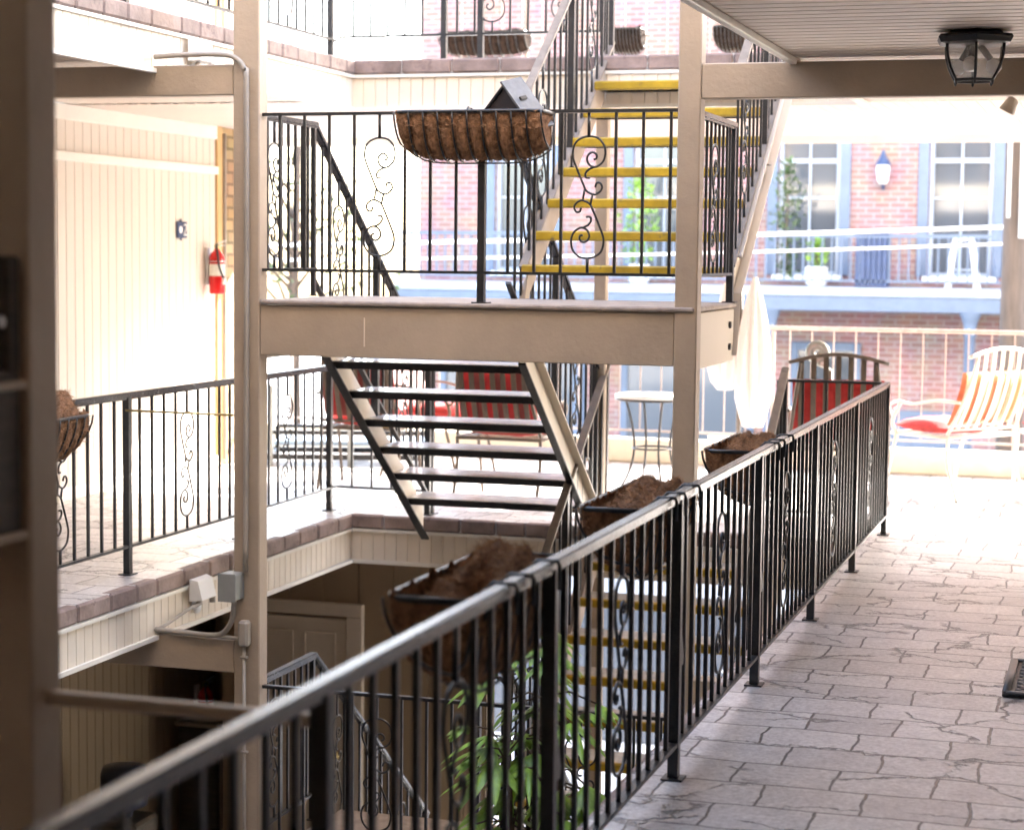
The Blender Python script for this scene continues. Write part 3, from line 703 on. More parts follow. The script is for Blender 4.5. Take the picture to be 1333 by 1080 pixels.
def stair_rails(zo, nm):
    z = zo + ZD
    # landing front rail with centre post
    L = 2.083; c = -2.915+4.046
    bal = [c-.1303*i for i in range(1,9) if i != 4] + [c+.1303*i for i in range(1,8) if i != 4] ; scr = [c-.1303*4, c+.1303*4]
    railing(nm[0], (-4.046,8.95,z), (-1.963,8.95,z), .91, .145, posts=[c], gaps=1, bal=bal, scr=scr, nocap=True)
    # side returns
    railing(nm[1], (-4.105,8.99,z), (-4.105,9.74,z), .915, .145, posts=[.73], gaps=1, bal=[.05,.14,.31,.4,.49,.58,.655], scr=[.225], pw=.024)
    railing(nm[2], (-1.9,9.01,z), (-1.9,9.93,z), .905, .145, posts=[.90], gaps=1, bal=[.06,.16,.26,.36,.56,.66,.76,.83], scr=[.46], pw=.034)
    # flights: down (two), up (two). hand rail height line
    def sl(label, X, ya, yb, zh, s, nb, zb=.09, capm='cap', br=(.03,.014), brm='black'):
        A = (X, ya, zo+zh-.915); B = (X, yb, zo+zh-.915+s*(yb-ya)); Lh = yb-ya
        sp = Lh/nb; sc_ = [3, nb-4] if nb > 11 else [nb//2]
        railing(label, A, B, .915, zb, capmat=capm, br=br, brmat=brm, cap=(.046,.016), posts=[Lh*.5, Lh-.02], foot=zb-.12, gaps=1, bal=[sp*i for i in range(1, nb) if i not in sc_ and abs(sp*i-Lh*.5) > .03], scr=[sp*i for i in sc_], pw=.035)
    sl(nm[3], -4.12, 9.76, 11.62, 2.33, -SL, 16)
    sl(nm[4], -3.045, 9.80, 11.62, 2.33, -SL, 16)
    sl(nm[5], -3.0, 9.91, 11.72, 2.48, SL, 16, .02, 'handrail', (.042,.012), 'handrail')
    sl(nm[6], -1.9, 9.93, 11.72, 2.50, SL, 16, .02, 'handrail', (.042,.012), 'handrail')
stair_rails(0, ['black railing along the front of the landing, holding the brown basket', 'short black railing at the left end of the landing beside the left column', 'short black railing at the right end of the landing beside the right column',
    'sloping black railing on the left of the descending stair flight', 'sloping black railing on the right of the descending stair flight', 'sloping railing left of the yellow edged stairs rising to the top walkway', 'sloping railing right of the yellow edged stairs, behind the right column'])
stair_rails(-F2, ['black railing along the front of the lower landing behind the palm leaves', 'short railing at the left end of the lower landing at bottom left, cap peaked', 'short railing at the right end of the lower landing',
    'sloping railing going down from the lower landing at bottom left', 'inner sloping railing of the lowest stair flight', 'sloping railing left of the lower yellow edged stairs', 'sloping railing right of the lower yellow edged stairs'])
# brace from near column to railing post
mb = MB(); mb.bbox(-1.856,-1.33,3.14,3.165,.832,.857,.004)
mb.build('brace_bar', M['tan'], None, label='blurred pale bar between the nearest column and the long railing', cat='bar')
# balcony railing (street side)
for z, lb in ((0.,'cream painted balcony railing behind the patio chairs, thin bars'),(F2,'cream painted railing of the upper street balcony')):
    t = thing('balcony_railing', (-9,Yf,z), lb, 'railing')
    MB().bbox(0,15,-.025,.025,1.08,1.113,.008).build('top_rail', M['railcream'], t)
    MB().bbox(0,15,-.01,.01,.245,.262,.004).build('bottom_rail', M['railcream'], t)
    me = MB().box(-.0045,.0045,-.0045,.0045,0,.81).mesh('baluster', M['railcream'])
    for i in range(88): inst('baluster', me, t, (.09+.17*i, 0, .268))
    me2 = MB().bbox(-.014,.014,-.014,.014,0,1.079,.004).mesh('post', M['railcream'])
    for i in range(8): inst('post', me2, t, (.3+2.04*i, 0, 0))
    MB().bbox(0,15,-.06,.10,0,.19,.01).build('kerb', mat('pale_yellow_kerb', (.70,.62,.47), .8, var=.1) if 'pale_yellow_kerb' not in bpy.data.materials else bpy.data.materials['pale_yellow_kerb'], t)

# ---- coco baskets
coco_basket('trough_planter', 'nearest coco lined basket on the long railing, its liner torn open with a dark hole', (-1.335,4.49,.885), -PI/2, .72, .235, .23, .088, 3, flip=-1, torn=True)
coco_basket('trough_planter', 'middle coco lined basket on the long railing, fibre heaped up to one side', (-1.335,6.16,.885), -PI/2, .74, .235, .23, .062, 5, flip=-1)
coco_basket('trough_planter', 'farthest coco lined basket on the long railing, smallest in view', (-1.335,8.06,.885), -PI/2, .74, .235, .23, .052, 8, flip=-1)
coco_basket('trough_planter', 'coco lined basket on the left walkway railing, cut by the near column', (-4.785,7.78,.89), PI/2, .74, .235, .23, .13, 11)
lb = coco_basket('trough_planter', 'brown coco lined basket on the landing railing with a grey roofed birdhouse in it', (-2.912,8.93,ZD+.89), 0, .715, .23, .225, .02, 14)
for x, w, lbp in ((-4.92,.72,'planter coloured dark as a silhouette on the upper street balcony left of the stairs'),(-3.76,.27,'small planter on the upper street balcony framed by the stair railing'),(-2.9,.3,'small planter on the upper street balcony beside the right column')):
    coco_basket('trough_planter', lbp, (x,Yf-.05,F2+.56), 0, w, .22, .18, .06, int(abs(x)*10), hooks=False, dark=True)
# dark hole of the torn liner
h = bpy.data.objects['trough_planter']

# birdhouse resting in the landing basket
t = thing('birdhouse', (-2.735,8.86,ZD+.845), 'small dark birdhouse with a pale grey sheet roof, tipped over in the brown basket', 'birdhouse')
t.rotation_euler = (math.radians(12), math.radians(6), math.radians(-17)); t.scale = (.86,.86,.86)
hh, hw, dp = .205, .18, .15
mb = MB(); mb.add([(-hw,-dp/2,0),(hw,-dp/2,0),(0,-dp/2,hh),(-hw,dp/2,0),(hw,dp/2,0),(0,dp/2,hh)],[(0,1,2),(5,4,3),(0,3,4,1),(1,4,5,2),(2,5,3,0)])
mb.build('body', mat('charcoal_board', (.035,.03,.035), .7, var=.2), t)
mb = MB(); d = V((hw,0,-hh)).normalized(); n = V((hh,0,hw)).normalized()
a = V((0,0,hh)) - d*.03 + n*.008; b = V((hw,0,0)) + d*.02 + n*.008
mb.bar(a, b, dp+.04, .012, n); mb.build('roof_sheet', M['zinc'], t)
d2 = V((-hw,0,-hh)).normalized(); n2 = V((-hh,0,hw)).normalized()
mb = MB(); mb.bar(V((0,0,hh)) + n2*.008, V((-hw,0,0)) + n2*.008, dp+.02, .012, n2); mb.build('roof_sheet', M['treadblk'], t)
mb = MB(); mb.bar(a*.6+b*.4 + n*.01 - V((0,.045,0)), a*.6+b*.4 + n*.01 + V((0,.01,0)), .02, .014, n); mb.build('hinge', M['treadblk'], t)

# ---- ceiling lantern
def lantern():
    t = thing('ceiling_lantern', (-.582,8.02,F2-.292), 'black six sided lantern with clear glass under the striped ceiling', 'ceiling lamp'); t.scale = (1.16,1.16,1.08)
    a6 = PI/6 + .12
    MB().lathe([(0,-.001),(.095,-.001),(.105,-.012),(.135,-.016),(.142,-.026),(.132,-.045),(.108,-.052),(0,-.052)], 6, (0,0,0), a6).build('canopy', M['black'], t)
    rad = lambda q: .108 - .040*q**2.2
    for i in range(6):
        a = a6 + 2*PI*i/6; u = V((math.cos(a), math.sin(a), 0))
        mb = MB(); mb.tube([u*rad(q) + V((0,0,-.05-.128*q)) for q in [j/6 for j in range(7)]], .0052, 6); mb.build('rib', M['black'], t, True)
        b = a + 2*PI/6; w = V((math.cos(b), math.sin(b), 0)); vs = []; fs = []
        for j in range(7):
            q = j/6; r_ = rad(q)-.003
            vs += [u*r_ + V((0,0,-.05-.128*q)), w*r_ + V((0,0,-.05-.128*q))]
        for j in range(6): fs.append((2*j,2*j+1,2*j+3,2*j+2))
        MB().add(vs, fs).build('glass_panel', M['lampglass'], t, True)
    mb = MB(); mb.tube([V((math.cos(a6+PI*i/3)*.069, math.sin(a6+PI*i/3)*.069, -.178)) for i in range(6)], .006, 6, closed=True); mb.build('bottom_ring', M['black'], t)
    for i in range(6):
        a = a6 + PI*i/3; MB().lathe([(0,-.196),(.004,-.192),(.005,-.184),(.004,-.176)], 8, (math.cos(a)*.069, math.sin(a)*.069, 0)).build('finial', M['black'], t, True)
    for i in range(3):
        a = .4 + 2*PI*i/3; u = V((math.cos(a), math.sin(a), 0))
        s_ = MB(); s_.tube([u*.02 + V((0,0,-.052)), u*.055 + V((0,0,-.10))], .012, 8); so = s_.build('lamp_socket', M['black'], t, True)
        b_ = MB(); b_.lathe([(.011,0),(.022,-.014),(.027,-.032),(.02,-.05),(0,-.058)], 12); b_.xf(Matrix.Translation(u*.055 + V((0,0,-.10))) @ Matrix.Rotation(-.5, 4, V((0,0,1)).cross(u))); b_.build('bulb', M['bulb'], so, True)
lantern()
t = thing('soffit_lamp', (-.6,10.9,F2-.292), 'small pale lamp peeping out below the tan beam at upper right', 'lamp')
MB().lathe([(0,0),(.05,0),(.05,-.02),(.03,-.03)], 16).build('mount', M['whiteplastic'], t, True)
q = MB().lathe([(.015,.05),(.03,.04),(.045,-.03),(.04,-.034),(0,-.02)], 16); q.xf(Matrix.Translation((.0,-.02,-.085)) @ Matrix.Rotation(.5,4,'Y')); q.build('lamp_head', M['conduit'], t, True)

# ---- fire extinguishers
def extinguisher(loc, label, hgt=.34):
    t = thing('fire_extinguisher', loc, label, 'fire extinguisher', 'red fire extinguishers on the walls'); r = .058
    MB().lathe([(0,0),(r*.9,0),(r,.012),(r,hgt*.78),(r*.85,hgt*.88),(r*.4,hgt*.96),(.02,hgt),(0,hgt)], 24).build('cylinder', M['red'], t, True)
    MB().lathe([(r+.0012,hgt*.40),(r+.0012,hgt*.66)], 24).build('label_band', M['label'], t, True)
    MB().lathe([(.02,hgt-.002),(.022,hgt+.025),(.014,hgt+.04),(0,hgt+.042)], 12).build('valve', M['brass'], t, True)
    mb = MB(); mb.bar((.0,-.01,hgt+.035),(.02,.10,hgt+.06),.02,.006); mb.bar((.0,-.01,hgt+.02),(.015,.09,hgt+.025),.02,.006); mb.build('handle', M['steel'], t)
    mb = MB(); mb.tube(smooth_path([(.015,-.015,hgt+.025),(.03,-.07,hgt+.03),(.05,-.095,hgt-.03),(.06,-.085,hgt*.6),(.075,-.045,hgt*.36)], 5), .009, 8); ho = mb.build('hose', M['treadblk'], t, True)
    mb = MB(); mb.tube([(.075,-.045,hgt*.36),(.078,-.035,hgt*.22)], [.011,.016], 8); mb.build('nozzle', M['steel'], ho, True)
    mb = MB(); mb.bbox(-.085,-.06,-.03,.03,hgt*.2,hgt*1.02,.004); mb.tube([(math.cos(a)*(r+.003),math.sin(a)*(r+.003),hgt*.72) for a in [PI*2*i/20 for i in range(20)]],.004,4,closed=True); mb.build('wall_bracket', M['steel'], t)
extinguisher((XW+.09,13.56,1.325), 'red fire extinguisher on the bright pale wall beside the brick pilaster')
extinguisher((XW+.09,13.35,-1.99), 'fire extinguisher in deep shade on the dark lower wall at bottom left', .36)
# small wall plaque
t = thing('wall_plaque', (XW+.014,13.13,1.80), 'small dark blue square plaque on the pale wall left of the red extinguisher', 'sign')
MB().bbox(-.006,.006,-.075,.075,-.06,.06,.003).build('plate', M['navy'], t)
mb = MB(); mb.lathe([(0,0),(.026,0),(.026,.003),(0,.003)], 14); mb.xf(Matrix.Translation((.0065,-.03,0)) @ Matrix.Rotation(PI/2,4,'Y')); mb.build('round_mark', M['whiteplastic'], t)
mb = MB(); mb.tube(smooth_path([(.008,.02,.03),(.008,.045,.04),(.008,.06,.02),(.008,.035,-.012),(.008,.02,-.036),(.008,.062,-.036)], 5), .006, 5); mb.build('curved_mark', M['whiteplastic'], t)
for s_ in (1,-1): MB().add([(-.004,-.03,.06*s_),(-.004,.0,.06*s_),(-.004,-.015,.08*s_),(.004,-.03,.06*s_),(.004,.0,.06*s_),(.004,-.015,.08*s_)],[(0,1,2),(5,4,3),(0,3,4,1),(1,4,5,2),(2,5,3,0)]).build('plate_tab', M['navy'], t)

# ---- conduits, boxes and flood lights on the left column
t = thing('meter_box', (-4.165,YB-.02,.0), 'grey electrical box fixed to the left column just below the walkway edge', 'electrical box')
MB().bbox(-.05,.04,-.09,.02,-.068,.065,.006).build('box_body', M['grey'], t)
MB().bbox(-.052,.042,-.096,-.091,-.072,.069,.003).build('cover', M['grey'], t)
t = thing('junction_box', (-4.115,YB-.018,-.235), 'small tan junction box under the grey electrical box on the left column', 'electrical box')
MB().bbox(-.025,.03,-.04,.018,-.07,.06,.012).build('box_body', M['conduit'], t)
MB().tube([(0,-.01,-.07),(0,-.01,-1.9)], .009, 8).build('conduit_pipe', M['conduit'], t, True)
for z in (-.12,-.6): MB().bbox(-.02,.02,-.022,.0,z-.012,z,.003).build('pipe_clip', M['conduit'], t)
mb = MB(); mb.tube(smooth_path([(-4.60,YB-.02,2.605),(-4.45,YB-.02,2.612),(-4.24,YB-.02,2.61),(-4.16,YB-.02,2.59),(-4.112,YB-.02,2.53),(-4.105,YB-.02,2.42),(-4.105,YB-.02,1.2),(-4.11,YB-.022,.07)], 6), .0135, 8)
mb.build('conduit_pipe', M['conduit'], None, True, label='grey conduit bending off the upper left beam and running down the left column', cat='pipe')
mb = MB(); mb.tube(smooth_path([(-4.62,YB+.0,-.26),(-4.45,YB-.01,-.262),(-4.27,YB-.015,-.262),(-4.19,YB-.03,-.20),(-4.165,YB-.04,-.10),(-4.165,YB-.05,-.06)], 6), .0135, 8)
mb.build('conduit_pipe', M['conduit'], None, True, label='grey pipe curving up from the low left beam into the electrical box', cat='pipe')
mb = MB(); mb.tube([(-4.64,YB+.03,-.275),(-4.14,YB-.025,-.268)], .009, 8); mb.build('conduit_pipe', M['conduit'], None, True, label='thin straight pipe lying along the low left beam', cat='pipe')
mb = MB(); mb.tube(smooth_path([(-4.575,9.33,-.195),(-4.575,9.2,-.2),(-4.575,8.95,-.235),(-4.6,8.9,-.255)], 5), .009, 8); mb.build('conduit_pipe', M['conduit'], None, True, label='short pipe along the fascia below the lower flood light', cat='pipe')
def flood(loc, label):
    t = thing('flood_light', loc, label, 'flood light', 'white flood lights on the walkway fascia')
    hb = MB(); hb.add([(.02,-.10,-.045),(.02,.10,-.045),(.02,.10,.07),(.02,-.10,.07),(.085,-.085,-.04),(.085,.085,-.04),(.06,.085,.06),(.06,-.085,.06)],
        [(3,2,1,0),(4,5,6,7),(0,1,5,4),(1,2,6,5),(2,3,7,6),(3,0,4,7)]); hb.build('lamp_head', M['whiteplastic'], t)
    MB().tube([(.045,-.03,-.045),(.03,-.03,-.075),(-.01,-.03,-.085)], .012, 8).build('arm', M['conduit'], t, True)
    MB().tube([(.04,.13,-.085),(.04,.13,-.04)], [.016,.018], 10).build('light_sensor', M['conduit'], t, True)
    MB().lathe([(0,0),(.04,0),(.04,.02),(0,.024)], 14).xf(Matrix.Translation((0,0,-.085)) @ Matrix.Rotation(PI/2,4,'Y')).build('mount', M['whiteplastic'], t, True)
flood((-4.612,9.33,-.125), 'white flood light on the cream fascia beside the grey electrical box')
flood((-4.612,9.33,2.665), 'white flood light on the upper left fascia above the conduit bend')
# box on the near column
t = thing('wall_box', (-1.97,3.085,1.45), 'dark blurred box with ledges fixed on the column nearest the viewer', 'box')
MB().bbox(-.16,.10,-.11,.012,-.30,.0,.006).build('box_body', M['dkwood'], t)
MB().bbox(-.18,.112,-.125,.014,-.036,-.02,.004).build('ledge', M['tan'], t)
MB().bbox(-.18,.112,-.125,.014,-.305,-.29,.004).build('ledge', M['tan'], t)
MB().tube([(-.16,-.05,.085),(.10,-.05,.085)], .012, 8).build('handle', M['steel'], t, True)
MB().bbox(-.16,.10,-.03,.012,-.01,.2,.006).build('back_board', M['dkwood'], t)
# thin brass rod on the left railing
mb = MB(); mb.tube([(-4.76,8.86,.852),(-4.2,8.93,.842)], .006, 6); mb.build('tie_rod', M['brass'], None, True, label='thin brass coloured rod from the left railing to the left column', cat='rod')

# ---- door mat
t = thing('door_mat', (.02,7.93,.002), 'black rubber door mat with curly raised pattern at the right edge of the paving', 'mat')
MB().bbox(-.40,.40,-.33,.33,0,.012,.004).build('base', M['mat'], t)
mb = MB()
for (a,b) in (((-.385,-.315),(.385,-.315)),((.385,-.315),(.385,.315)),((.385,.315),(-.385,.315)),((-.385,.315),(-.385,-.315))):
    mb.bar((a[0],a[1],.016),(b[0],b[1],.016),.03,.010)
for i in range(15):
    for j in range(6):
        cx_ = -.33 + .0475*i; cy_ = -.24 + .095*j
        sg = 1 if (i+j) % 2 else -1
        mb.tube(smooth_path([(cx_-.018*sg,cy_-.045,.015),(cx_+.018*sg,cy_-.02,.015),(cx_-.018*sg,cy_+.02,.015),(cx_+.018*sg,cy_+.045,.015)],3), .007, 5)
mb.build('scroll_pattern', mat('grey_rubber', (.09,.088,.09), .45, var=.2), t, True)

# ---- patio furniture
def patio_chair(loc, rz, label, metal, cloth_back, cloth_seat, w=.58, cushion=True):
    """local: faces +Y, seat centre at origin on the floor"""
    t = thing('patio_chair', loc, label, 'chair', 'wrought iron patio chairs', rz)
    h = .43; hw = w/2; tilt = .16
    bp = lambda x, q: V((x, -.26 - tilt*q*1.15 - .03*math.sin(q*PI), h + .02 + .54*q))
    mb = MB()
    for sx in (-1,1): mb.tube([bp(sx*hw*(1-.03*q/1), q/8*1.0) for q in range(9)], .013, 8)
    crest = [bp(-hw+2*hw*i/12, 1.0) + V((0,0,.055*math.sin(PI*i/12))) for i in range(13)]
    mb.tube(crest, .013, 8); mb.tube([bp(-hw, .06), bp(hw, .06)], .010, 6)
    bf = mb.build('back_frame', M[metal], t, True)
    for i in range(7):
        x = -hw + 2*hw*(i+1)/8
        vs = []; fs = []
        for q in range(9):
            p = bp(x, .06 + .94*q/8); 
            if q == 8: p.z += .055*math.sin(PI*(i+1)/8)
            vs += [p + V((-.017,0,0)), p + V((.017,0,0)), p + V((.017,.006,0)), p + V((-.017,.006,0))]
        for q in range(8):
            for k in range(4): fs.append((q*4+k, q*4+(k+1)%4, q*4+4+(k+1)%4, q*4+4+k))
        MB().add(vs, fs).build('back_slat', M[metal], t)
    mb = MB(); mb.tube([(-hw,-.27,h),(hw,-.27,h),(hw,.25,h),(-hw,.25,h)], .013, 8, closed=True)
    for i in range(5): mb.bar((-hw,-.17+.1*i,h),(hw,-.17+.1*i,h),.03,.005)
    mb.build('seat_frame', M[metal], t, True)
    for sx in (-1,1):
        x = sx*(hw+.015)
        MB().tube(smooth_path([bp(sx*hw,.42), V((x,-.16,h+.25)), V((x,.05,h+.215)), V((x,.2,h+.225)), V((x,.27,h+.18)), V((x,.24,h+.13)), V((x,.20,h+.15)), V((x,.215,h+.175))], 5), .011, 7).build('arm', M[metal], t, True)
        MB().tube(smooth_path([(x,.16,h+.22),(x,.235,h+.08),(x,.20,h-.02),(x,.25,.22),(x,.30,.0)], 5), .012, 7).build('leg', M[metal], t, True)
        MB().tube(smooth_path([(sx*hw,-.27,h),(sx*hw,-.27,.25),(sx*hw,-.36,.0)], 5), .012, 7).build('leg', M[metal], t, True)
    if cushion:
        def pad(nx, nz, f, th):
            vs = []; fs = []
            for side in (1,-1):
                for i in range(nx+1):
                    for j in range(nz+1):
                        u = i/nx; v = j/nz; e = (min(u,1-u)*min(v,1-v)*16)**.3
                        vs.append(f(u, v, th/2*side*min(1,e)*(1+.06*math.sin(9*u+7*v))))
            o = (nx+1)*(nz+1)
            for i in range(nx):
                for j in range(nz):
                    a = i*(nz+1)+j; q = (a, a+nz+1, a+nz+2, a+1); fs.append(q); fs.append(tuple(o+k for k in q[::-1]))
            return MB().add(vs, fs)
        pad(14, 10, lambda u, v, d: V((-hw*.93+hw*1.86*u, -.21+.47*v, h+.06+d)), .10).build('seat_cushion', M[cloth_seat], t, True)
        pad(14, 10, lambda u, v, d: bp(-hw*.93+hw*1.86*u, .12+.68*v) + V((0,.06+d,0)), .09).build('back_cushion', M[cloth_back], t, True)
    return t
patio_chair((-1.73,12.85,0), .12, 'patio chair with brown slatted back and red cushion just behind the short railing', 'chairmetal', 'redcloth', 'redcloth', .62)
patio_chair((-1.10,14.1,0), .92, 'pale patio chair in the bright light at right, red and cream striped cushion', 'chairwhite', 'stripe2', 'redcloth', .68)
patio_chair((-3.90,12.66,0), -.02, 'red striped patio chair seen from behind between the stair treads', 'chairmetal', 'stripe', 'redcloth', .58)
patio_chair((-4.78,13.75,0), -1.75, 'patio chair turned sideways with pale pink cloth over its seat, behind the stairs', 'chairmetal', 'pink', 'redcloth', .56)
patio_chair((-5.05,13.0,0), .1, 'red patio chair mostly hidden behind the stair railing bars', 'chairmetal', 'stripe', 'redcloth', .56)
patio_chair((-.30,14.35,0), .35, 'pale patio chair cut off by the right edge of the picture', 'chairwhite', 'stripe2', 'redcloth', .6)
# bistro table
t = thing('bistro_table', (-3.05,13.2,0), 'small round table with white top and thin curved legs beside the right column', 'table')
MB().lathe([(0,.70),(.255,.70),(.262,.692),(.258,.675),(0,.67)], 40).build('table_top', M['whiteplastic'], t, True)
MB().tube([(math.cos(2*PI*i/40)*.255, math.sin(2*PI*i/40)*.255, .668) for i in range(40)], .009, 6, closed=True).build('rim', M['black'], t, True)
for i in range(4):
    a = PI/4*.72 + PI/2*i; u = V((math.cos(a), math.sin(a), 0))
    MB().tube(smooth_path([u*.20+V((0,0,.67)), u*.155+V((0,0,.52)), u*.13+V((0,0,.33)), u*.17+V((0,0,.16)), u*.26+V((0,0,.0))], 5), .0085, 7).build('leg', M['black'], t, True)
MB().tube([(math.cos(2*PI*i/30)*.135, math.sin(2*PI*i/30)*.135, .33) for i in range(30)], .008, 6, closed=True).build('brace_ring', M['black'], t, True)
# folded umbrella
t = thing('folded_umbrella', (-2.62,14.1,0), 'folded white canvas umbrella standing right of the tan column', 'umbrella')
def folds(zs, rad, n=48, nf=9, ph=0., cx=0., cy=0.):
    vs = []; fs = []
    for j, (z, r) in enumerate(zip(zs, rad)):
        for i in range(n):
            a = 2*PI*i/n; rr = r*(1 + .26*math.sin(nf*a+ph+z*1.3)*min(1,(zs[0]-z)*2.2+.1))
            vs.append(V((cx+rr*math.cos(a), cy+rr*math.sin(a), z)))
    for j in range(len(zs)-1):
        for i in range(n):
            fs.append((j*n+i, j*n+(i+1)%n, (j+1)*n+(i+1)%n, (j+1)*n+i))
    return MB().add(vs, fs)
folds([1.50,1.40,1.2,1.0,.8,.62,.5,.42], [.015,.045,.08,.10,.11,.105,.08,.06], cx=.1).build('canopy', M['fabricwhite'], t, True)
folds([1.46,1.36,1.15,.98,.85,.74,.68], [.02,.045,.075,.10,.11,.085,.045], ph=1.2, cx=-.11, cy=.04).build('canopy_flap', M['fabricwhite'], t, True)
MB().tube([(0,0,.05),(0,0,1.56)], .017, 10).build('pole', M['chairmetal'], t, True)
MB().lathe([(0,0),(.20,0),(.21,.02),(.06,.05),(.03,.12),(.028,.3),(0,.3)], 24).build('base', M['whiteplastic'], t, True)
MB().bar((-.22,0,.33),(.1,0,.33),.04,.03).build('crank', M['whiteplastic'], t)
# snail shell finial ornament on a stake
t = thing('garden_ornament', (-1.97,13.45,0), 'curled grey green metal scroll ornament rising behind the red patio chair', 'ornament')
sp = [V(((.075*(1-.85*k/40))*math.cos(-1.3+k/40*4.6*PI), 0, 1.0+(.075*(1-.85*k/40))*math.sin(-1.3+k/40*4.6*PI))) for k in range(41)]
MB().tube([V((.10,0,.88)), V((.06,0,.905))] + sp, [.012]*2 + [.026*(1-.5*k/40) for k in range(41)], 10).build('scroll', mat('verdigris_metal', (.27,.29,.26), .45, .4), t, True)
MB().tube([V((.10,0,.0)), V((.10,0,.88))], .014, 8).build('stake', M['chairmetal'], t, True)
# low lounger on the far deck at left
t = thing('deck_lounger', (-5.85,14.35,0), 'low dark framed lounger with pale blue sling on the bright deck at left', 'lounger')
t.rotation_euler = (0,0,math.radians(18))
mb = MB()
for y in (-.28,.28): mb.bar((-.55,y,.07),(.75,y,.07),.04,.04); mb.bar((-.5,y,.26),(.75,y,.26),.03,.03)
for x in (-.5,.1,.7): mb.bar((x,-.28,.07),(x,.28,.07),.03,.03); 
for x in (-.5,.72):
    for y in (-.28,.28): mb.bar((x,y,.05),(x,y,.26),.035,.035)
mb.build('frame', M['treadblk'], t)
MB().bbox(-.48,.72,-.25,.25,.155,.19,.01).build('sling', M['bluesling'], t)
mb = MB(); mb.bar((-.5,-.28,0),(-.5,-.28,.62),.045,.045); mb.bar((.12,-.28,.0),(.12,-.28,.62),.045,.045); mb.build('upright', M['grey'], t)
t = thing('cushion', (-5.62,14.8,.19), 'ochre cushion lying behind the low lounger', 'cushion')
MB().lathe([(0,0),(.10,.0),(.14,.05),(.13,.11),(.07,.145),(0,.15)], 18).build('cushion_body', M['orange'], t, True)

# ---- palm / money tree in the courtyard
def leafy_plant():
    rnd = random.Random(21)
    o = V((-2.45,8.2,-F2)); t = thing('potted_tree', o, 'tall leafy potted tree standing in the courtyard below, behind the near railing bars', 'plant')
    MB().lathe([(0,0),(.17,0),(.20,.05),(.25,.40),(.27,.43),(.24,.43),(.22,.39),(0,.385)], 28).build('pot', M['terracotta'], t, True)
    st = MB(); lf = MB()
    def leaflet(base, d, up, l, w):
        d = d.normalized(); s = d.cross(up).normalized(); n = s.cross(d).normalized(); k = 6; pts = []
        for i in range(k+1):
            q = i/k; wd = w*math.sin(PI*min(1, q*.93+.05))**.8*(1-.25*q); c = base + d*(l*q) - n*(l*.42*q*q)
            pts.append((c - s*wd - n*.012*(wd/w), c, c + s*wd - n*.012*(wd/w)))
        vs = [v for p in pts for v in p]; fs = []
        for i in range(k):
            a = 3*i; fs += [(a,a+1,a+4,a+3),(a+1,a+2,a+5,a+4)]
        lf.add(vs, fs)
    tips = []
    for b in range(7):
        a = 2*PI*b/7 + rnd.uniform(-.3,.3); rr = rnd.uniform(.02,.065); ht = rnd.uniform(1.5,2.42)
        p = [V((rr*math.cos(a), rr*math.sin(a), .38))]
        for i in range(1,7): p.append(V((rr*math.cos(a)*(1+i*.45) + rnd.uniform(-.02,.02), rr*math.sin(a)*(1+i*.45) + rnd.uniform(-.02,.02), .38 + ht*i/6)))
        st.tube(p, [.018-.0018*i for i in range(7)], 7); 
        for i in range(2,7):
            for q in range(5 if i > 3 else 3): tips.append(p[i] + (p[i]-p[i-1])*rnd.uniform(-.5,.2))
    for p in tips:
        a = rnd.uniform(0,2*PI); el = rnd.uniform(.0,.9); l = rnd.uniform(.12,.27)
        d = V((math.cos(a)*math.cos(el), math.sin(a)*math.cos(el)*.7, math.sin(el))); e = p + d*l - V((0,0,l*.15))
        st.tube([p, p + d*l*.5 + V((0,0,.02)), e], .0045, 5)
        n = rnd.choice((5,6,7)); ax = d.copy(); s = ax.cross(V((0,0,1))).normalized()
        for j in range(n):
            an = (j-(n-1)/2)*(2.5/n); dd = (ax*math.cos(an) + s*math.sin(an)); dd.z = dd.z*.35 - .28
            leaflet(e, dd, V((0,0,1)), rnd.uniform(.09,.25)*(1-.1*abs(an)), rnd.uniform(.015,.033))
    st.build('stem', M['bark'], t, True); lf.build('foliage', M['leaf'], t, True)
leafy_plant()
# water cooler + bin in the dark lower corner
t = thing('water_cooler', (-6.15,11.4,-F2), 'dark blue bottle of a water cooler in the shade at bottom left', 'water cooler')
MB().bbox(-.17,.17,-.17,.17,0,.78,.02).build('cabinet', M['dkwood'], t)
MB().lathe([(0,.78),(.05,.78),(.06,.82),(.15,.86),(.155,.93),(.145,.945),(.155,.96),(.155,1.06),(.14,1.11),(.05,1.125),(0,1.125)], 28).build('bottle', M['cooler'], t, True)
t = thing('wall_cabinet', (-6.42,13.25,-F2), 'brown cabinet with a pale ledge under the lower extinguisher', 'cabinet')
MB().bbox(-.16,.16,-.22,.22,0,.98,.01).build('cabinet_body', M['dkwood'], t); MB().bbox(-.18,.2,-.24,.24,.981,1.01,.004).build('ledge', M['doorpaint'], t)
MB().bbox(.161,.17,-.19,.19,.08,.9,.003).build('door', M['doorpaint'], t)

